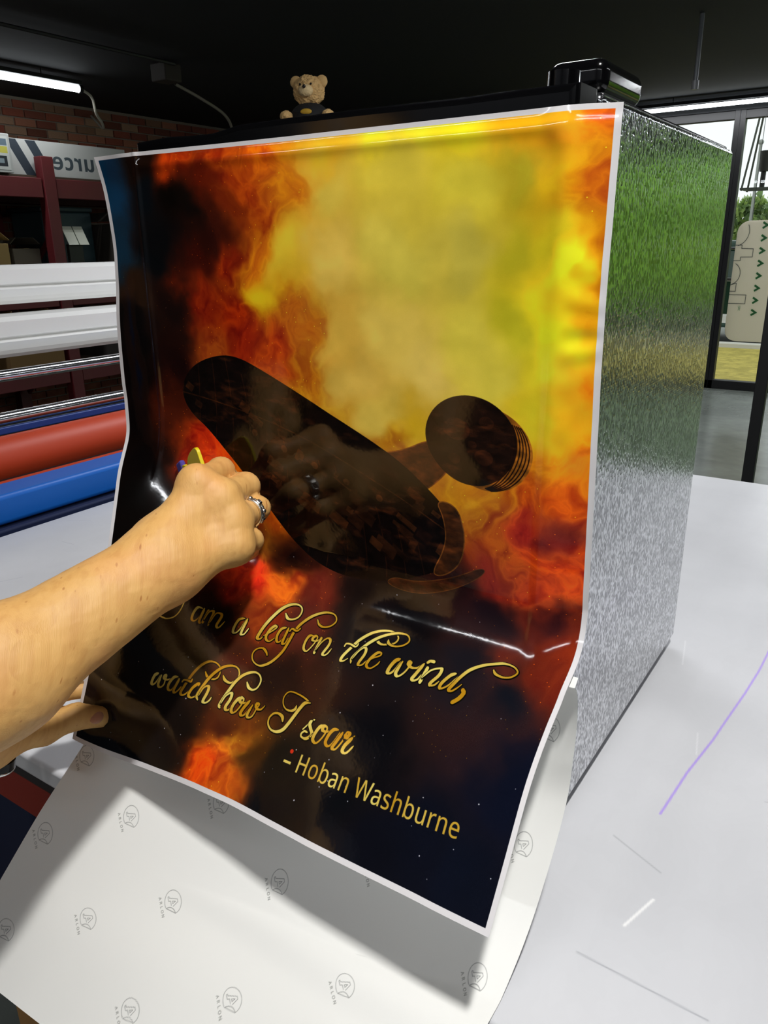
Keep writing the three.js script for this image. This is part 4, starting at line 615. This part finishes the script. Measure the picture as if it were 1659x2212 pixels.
// ---------- person applying the poster ----------
{
  const p = thing('person', 'person in a dark shirt smoothing the poster with one hand and holding its corner', 'person');
  // right arm and hand (joints in metres)
  const wA = [-0.080, 1.226, 0.205], wB = [-0.064, 1.209, 0.201], mA = [-0.097, 1.189, 0.360], mB = [-0.079, 1.165, 0.357], eA = [-0.109, 1.163, 0.467], eB = [-0.089, 1.135, 0.465], rs = [-0.20, 1.385, 0.68];
  const iM = [-0.0812, 1.2772, 0.1475], mM = [-0.0652, 1.2604, 0.1359], rM = [-0.0511, 1.2394, 0.1352], pM = [-0.0395, 1.2195, 0.1443], iP = [-0.1037, 1.2722, 0.0929], mP = [-0.0836, 1.2552, 0.0801], rP = [-0.068, 1.2346, 0.081], pP = [-0.0555, 1.2108, 0.1072];
  const arm = blend([cone(wA, mA, 0.0235, 0.031), cone(wB, mB, 0.0235, 0.031), cone(mA, eA, 0.031, 0.036), cone(mB, eB, 0.031, 0.036), cone(eA, [-0.155, 1.275, 0.575], 0.038, 0.042), cone([-0.155, 1.275, 0.575], rs, 0.042, 0.05)], 0.03);
  const palm = blend([cone(wA, iM, 0.021, 0.0122), cone(wA, mM, 0.021, 0.0155), cone(wB, rM, 0.021, 0.0145), cone(wB, pM, 0.020, 0.0135), cone([-0.082, 1.226, 0.185], [-0.090, 1.245, 0.150], 0.024, 0.018), cone(iM, mM, 0.0135, 0.0135), cone(mM, rM, 0.0135, 0.0135), cone(rM, pM, 0.0135, 0.0125)], 0.016);
  const finger = (J, R) => { const l = []; for (let i = 0; i < J.length - 1; i++) l.push(cone(J[i], J[i + 1], R[i], R[i + 1])); return blend(l, 0.006); };
  const fI = finger([iM, iP, [-0.114, 1.249, 0.084], [-0.112, 1.231, 0.092]], [0.0128, 0.0132, 0.0108, 0.009]), fM = finger([mM, mP, [-0.099, 1.235, 0.075], [-0.102, 1.217, 0.086]], [0.0148, 0.0142, 0.0112, 0.009]);
  const fR = finger([rM, rP, [-0.087, 1.219, 0.073], [-0.093, 1.204, 0.085]], [0.0138, 0.0124, 0.0105, 0.009]), fP = finger([pM, pP, [-0.070, 1.194, 0.096], [-0.078, 1.186, 0.105]], [0.0132, 0.0122, 0.0098, 0.0085]);
  const thumb = blend([cone([-0.094, 1.232, 0.190], [-0.0990, 1.2440, 0.155], 0.021, 0.0165), cone([-0.0990, 1.2440, 0.155], [-0.1190, 1.2500, 0.114], 0.0155, 0.012), cone([-0.1190, 1.2500, 0.114], [-0.127, 1.247, 0.092], 0.012, 0.0095)], 0.01);
  const base = (x, y, z) => smin(smin(arm(x, y, z), palm(x, y, z), 0.02), thumb(x, y, z), 0.01);
  const right = (x, y, z) => { const b = base(x, y, z); let d = b; const fs = [fI(x, y, z), fM(x, y, z), fR(x, y, z), fP(x, y, z)]; for (const f of fs) d = Math.min(d, smin(b, f, 0.013)); const tendon = 0.0005 * (vnoise(x * 260 + 80, y * 260 + 80, z * 120 + 40) - 0.5); return d + tendon; };
  // left arm and hand
  const lw = [-0.216, 1.045, 0.322], le = [-0.46, 1.10, 0.47], ls = [-0.60, 1.385, 0.68];
  const left = (() => {
    const body = blend([cone([-0.212, 1.052, 0.320], [-0.452, 1.108, 0.465], 0.022, 0.036), cone([-0.222, 1.037, 0.328], [-0.462, 1.088, 0.473], 0.022, 0.036), cone(le, [-0.53, 1.26, 0.58], 0.04, 0.043), cone([-0.53, 1.26, 0.58], ls, 0.043, 0.05), cone(lw, [-0.256, 1.042, 0.258], 0.022, 0.0155), cone(lw, [-0.262, 1.022, 0.262], 0.022, 0.0155), cone(lw, [-0.262, 1.002, 0.272], 0.021, 0.014)], 0.022);
    const th = blend([cone(lw, [-0.219, 1.019, 0.262], 0.0215, 0.0165), cone([-0.219, 1.019, 0.262], [-0.211, 1.018, 0.228], 0.0158, 0.0132), cone([-0.211, 1.018, 0.228], [-0.196, 1.0125, 0.2095], 0.0134, 0.0118)], 0.007);
    const fs = [finger([[-0.256, 1.042, 0.258], [-0.262, 1.046, 0.205], [-0.240, 1.040, 0.168], [-0.218, 1.034, 0.160]], [0.014, 0.011, 0.0095, 0.008]), finger([[-0.262, 1.022, 0.262], [-0.268, 1.018, 0.208], [-0.243, 1.014, 0.176], [-0.222, 1.010, 0.170]], [0.014, 0.011, 0.0095, 0.008]), finger([[-0.262, 1.002, 0.272], [-0.270, 0.994, 0.222], [-0.250, 0.990, 0.195], [-0.236, 0.996, 0.186]], [0.013, 0.010, 0.009, 0.008])];
    return (x, y, z) => { const b = smin(body(x, y, z), th(x, y, z), 0.012); let d = b; for (const f of fs) d = Math.min(d, smin(b, f(x, y, z), 0.007)); return d; };
  })();
  const head = (() => { const l = [ell([-0.40, 1.665, 0.66], [0.078, 0.105, 0.098]), ell([-0.40, 1.615, 0.635], [0.062, 0.062, 0.07]), cone([-0.40, 1.58, 0.68], [-0.40, 1.45, 0.70], 0.052, 0.06), cone([-0.40, 1.665, 0.565], [-0.40, 1.645, 0.55], 0.009, 0.014), ell([-0.478, 1.655, 0.665], [0.012, 0.03, 0.018]), ell([-0.322, 1.655, 0.665], [0.012, 0.03, 0.018])]; const b = blend(l, 0.02); const e1 = ell([-0.43, 1.668, 0.568], [0.016, 0.011, 0.012]), e2 = ell([-0.37, 1.668, 0.568], [0.016, 0.011, 0.012]), mo = ell([-0.40, 1.598, 0.562], [0.024, 0.004, 0.012]); return (x, y, z) => Math.max(b(x, y, z), -e1(x, y, z), -e2(x, y, z), -mo(x, y, z)); })();
  const skinParts = [mesher(right, [-0.22, 1.07, 0.055], [0.02, 1.45, 0.74], 0.0033), mesher(left, [-0.66, 0.965, 0.14], [-0.17, 1.45, 0.74], 0.005), mesher(head, [-0.52, 1.4, 0.52], [-0.28, 1.79, 0.78], 0.006)];
  for (const g of skinParts) {   // skin tone with freckles, uv in metres for the fine creases
    const P = g.attributes.position, C = new Float32Array(P.count * 3), UV = new Float32Array(P.count * 2);
    for (let i = 0; i < P.count; i++) { const x = P.getX(i), y = P.getY(i), z = P.getZ(i), a = vnoise(x * 60 + 90, y * 60 + 90, z * 60 + 90), f = 1, pk = ss(0.55, 0.9, vnoise(x * 34 + 10, y * 34 + 70, z * 34 + 10)); C[3 * i] = (0.68 + 0.05 * a) * f; C[3 * i + 1] = (0.375 + 0.05 * a - 0.03 * pk) * f; C[3 * i + 2] = (0.115 + 0.025 * a - 0.008 * pk) * f; UV[2 * i] = x + y * 0.6; UV[2 * i + 1] = z * 0.8 + y * 0.5; }
    g.setAttribute('color', new THREE.BufferAttribute(C, 3)); g.setAttribute('uv', new THREE.BufferAttribute(UV, 2));
  }
  const dots = []; for (let k = 0; k < 110; k++) dots.push([rnd() * 512, rnd() * 512, rr(1.0, 2.6), rr(0.78, 0.95)]);
  const fr = new Float32Array(512 * 512).fill(1); for (const [cx, cy, r0, dk] of dots) for (let j = -6; j <= 6; j++) for (let i = -6; i <= 6; i++) { const k = ((Math.floor(cy) + j + 512) % 512) * 512 + (Math.floor(cx) + i + 512) % 512; fr[k] = Math.min(fr[k], mix(dk, 1, ss(r0 * 0.5, r0 * 1.4, Math.hypot(i, j)))); }
  const freckles = dataTex(512, 512, (x, y) => { const f = fr[y * 512 + x] * (0.95 + 0.1 * fbm(x / 12, y / 12, 3)); return [Math.min(255, 252 * f), Math.min(255, 250 * f * (0.4 + 0.6 * f)), Math.min(255, 248 * f * f)]; }, true);
  const skin = new THREE.MeshPhysicalMaterial({ color: 0xffffff, vertexColors: true, map: tiled(freckles, 6, 6), roughness: 0.55, sheen: 0.15, sheenRoughness: 0.5, bumpMap: tiled(nzFine, 40, 40), bumpScale: 0.00012 });
  part('body', mergeGeometries(skinParts), skin, p);
  // thumbnail of the holding hand
  const nail = new THREE.SphereGeometry(1, 16, 12); const nm = part('thumb_nail', nail, M(0xc99378, 0.3), p, [-0.1915, 1.0185, 0.2175]); nm.scale.set(0.0075, 0.0035, 0.0085); nm.rotation.set(0.55, 0.75, -0.35);
  // clothing
  const cloth = blend([cone([-0.40, 0.98, 0.76], [-0.40, 1.28, 0.74], 0.15, 0.165), cone([-0.24, 1.39, 0.70], [-0.56, 1.39, 0.70], 0.07, 0.07), cone([-0.21, 1.385, 0.68], [-0.165, 1.30, 0.60], 0.066, 0.06), cone([-0.59, 1.385, 0.68], [-0.54, 1.28, 0.595], 0.066, 0.06)], 0.05);
  part('shirt', mesher(cloth, [-0.72, 0.78, 0.5], [-0.08, 1.52, 0.98], 0.012), M(0x23262c, 0.9), p);
  const legs = blend([cone([-0.40, 0.95, 0.76], [-0.40, 0.90, 0.76], 0.155, 0.15), cone([-0.47, 0.86, 0.76], [-0.49, 0.48, 0.75], 0.095, 0.07), cone([-0.33, 0.86, 0.76], [-0.31, 0.48, 0.75], 0.095, 0.07), cone([-0.49, 0.48, 0.75], [-0.49, 0.09, 0.78], 0.068, 0.055), cone([-0.31, 0.48, 0.75], [-0.31, 0.09, 0.78], 0.068, 0.055)], 0.03);
  part('trousers', mesher(legs, [-0.66, 0.02, 0.52], [-0.14, 1.14, 1.0], 0.014), M(0x1c2433, 0.9), p);
  for (const x of [-0.49, -0.31]) part('shoe', mesher(blend([cone([x, 0.045, 0.79], [x, 0.036, 0.62], 0.045, 0.035), ell([x, 0.06, 0.79], [0.045, 0.055, 0.055])], 0.02), [x - 0.08, -0.02, 0.54], [x + 0.08, 0.15, 0.9], 0.008), M(0x111214, 0.6), p);
  part('hair', mesher((x, y, z) => Math.max(ell([-0.40, 1.69, 0.675], [0.088, 0.108, 0.105])(x, y, z), -(0.35 * (z - 0.6) + (y - 1.7))), [-0.52, 1.55, 0.52], [-0.28, 1.83, 0.82], 0.008), M(0x2a1c12, 0.8), p);
  for (const x of [-0.43, -0.37]) part('eye', new THREE.SphereGeometry(0.011, 12, 10), M(0xe8e4dc, 0.2), p, [x, 1.668, 0.574]);
  // ring on the ring finger
  const ax = V3(rP).sub(V3(rM)).normalize(), rg = thing('finger_ring', 'chunky silver ring on the ring finger', 'ring', [-0.0612, 1.2364, 0.0985]); rg.quaternion.setFromUnitVectors(new THREE.Vector3(0, 0, 1), ax);
  const mRing = M(0xe6e4df, 0.24, 1); part('band', new THREE.TorusGeometry(0.0132, 0.0021, 12, 48), mRing, rg, [0, 0, -0.0022]); part('band', new THREE.TorusGeometry(0.0128, 0.0018, 12, 48), mRing, rg, [0, 0, 0.0032]);
  for (let k = 0; k < 9; k++) { const a = k * Math.PI * 2 / 9; const o = part('link', k % 2 ? new THREE.SphereGeometry(0.0029, 12, 8) : rbox(0.0042, 0.006, 0.0068, 0.0015), mRing, rg, [0.0142 * Math.cos(a), 0.0142 * Math.sin(a), 0.0006]); o.rotation.z = a; }
  // wristwatch
  const wa = V3([-0.457, 1.098, 0.469]).sub(V3(lw)).normalize(), wt = thing('wristwatch', 'black and silver wristwatch on the left wrist', 'watch', [-0.2205, 1.0425, 0.307]); wt.quaternion.setFromUnitVectors(new THREE.Vector3(0, 0, 1), wa);
  part('strap', at(new THREE.CylinderGeometry(0.032, 0.032, 0.02, 40, 1, true), 0, 0, 0, Math.PI / 2), M(0x0b0b0c, 0.35, 0, { side: THREE.DoubleSide }), wt); const cs = part('case', at(cyl(0.02, 0.01, 32), 0, 0, 0), M(0x1a1b1d, 0.2, 0.8), wt, [0, 0, 0]); part('bezel', at(new THREE.TorusGeometry(0.0185, 0.002, 8, 36), 0, -0.005, 0, Math.PI / 2), mChrome, cs);
  const wv = new THREE.Vector3(0.45, -0.85, -0.1).normalize().applyQuaternion(wt.quaternion.clone().invert()); wv.z = 0; wv.normalize(); cs.position.copy(wv.clone().multiplyScalar(0.033)); cs.quaternion.setFromUnitVectors(new THREE.Vector3(0, -1, 0), wv);
  for (const s of [-1, 1]) part('lug', rbox(0.012, 0.005, 0.004, 0.001), mChrome, cs, [0.018, 0.002, s * 0.008], [0, 0, 0.4]);
  // squeegee between the fingers and the vinyl
  const c0 = V3([-0.198, 1.2585, 0.066]), tip = V3([-0.1395, 1.292, 0.0895]), ex = tip.clone().sub(c0), len = ex.length(); ex.normalize(); const down = new THREE.Vector3(0.42, -0.9, 0.1); const ez = ex.clone().cross(down).normalize(), ey = ez.clone().cross(ex).normalize();
  const sq = thing('squeegee', 'yellow plastic squeegee with a purple felt edge in the hand', 'squeegee', c0.toArray()); sq.quaternion.setFromRotationMatrix(new THREE.Matrix4().makeBasis(ex, ey, ez));
  const r = 0.007, l = 0.082, q = new THREE.Shape(); q.moveTo(0.006, 0.004); q.lineTo(0.02, 0.006); q.quadraticCurveTo(0.03, 0.012, 0.034, 0.008); q.quadraticCurveTo(0.04, 0, len - r, 0); q.quadraticCurveTo(len, 0, len, r); q.lineTo(len, l - r); q.quadraticCurveTo(len, l, len - r, l); q.lineTo(0.006, l); q.lineTo(0.006, 0.004);
  part('blade', at(new THREE.ExtrudeGeometry(q, { depth: 0.0028, bevelEnabled: true, bevelSize: 0.0006, bevelThickness: 0.0006, bevelSegments: 2 }), 0, 0, -0.0014), M(0xd9c512, 0.35), sq); part('felt_edge', rbox(0.016, l + 0.003, 0.0062, 0.0025), M(0x4b3f94, 0.95), sq, [0.0075, l / 2, 0]);
}
scene.traverse((o) => { if (o.isMesh) { o.castShadow = true; o.receiveShadow = true; } });
renderer.render(scene, camera);
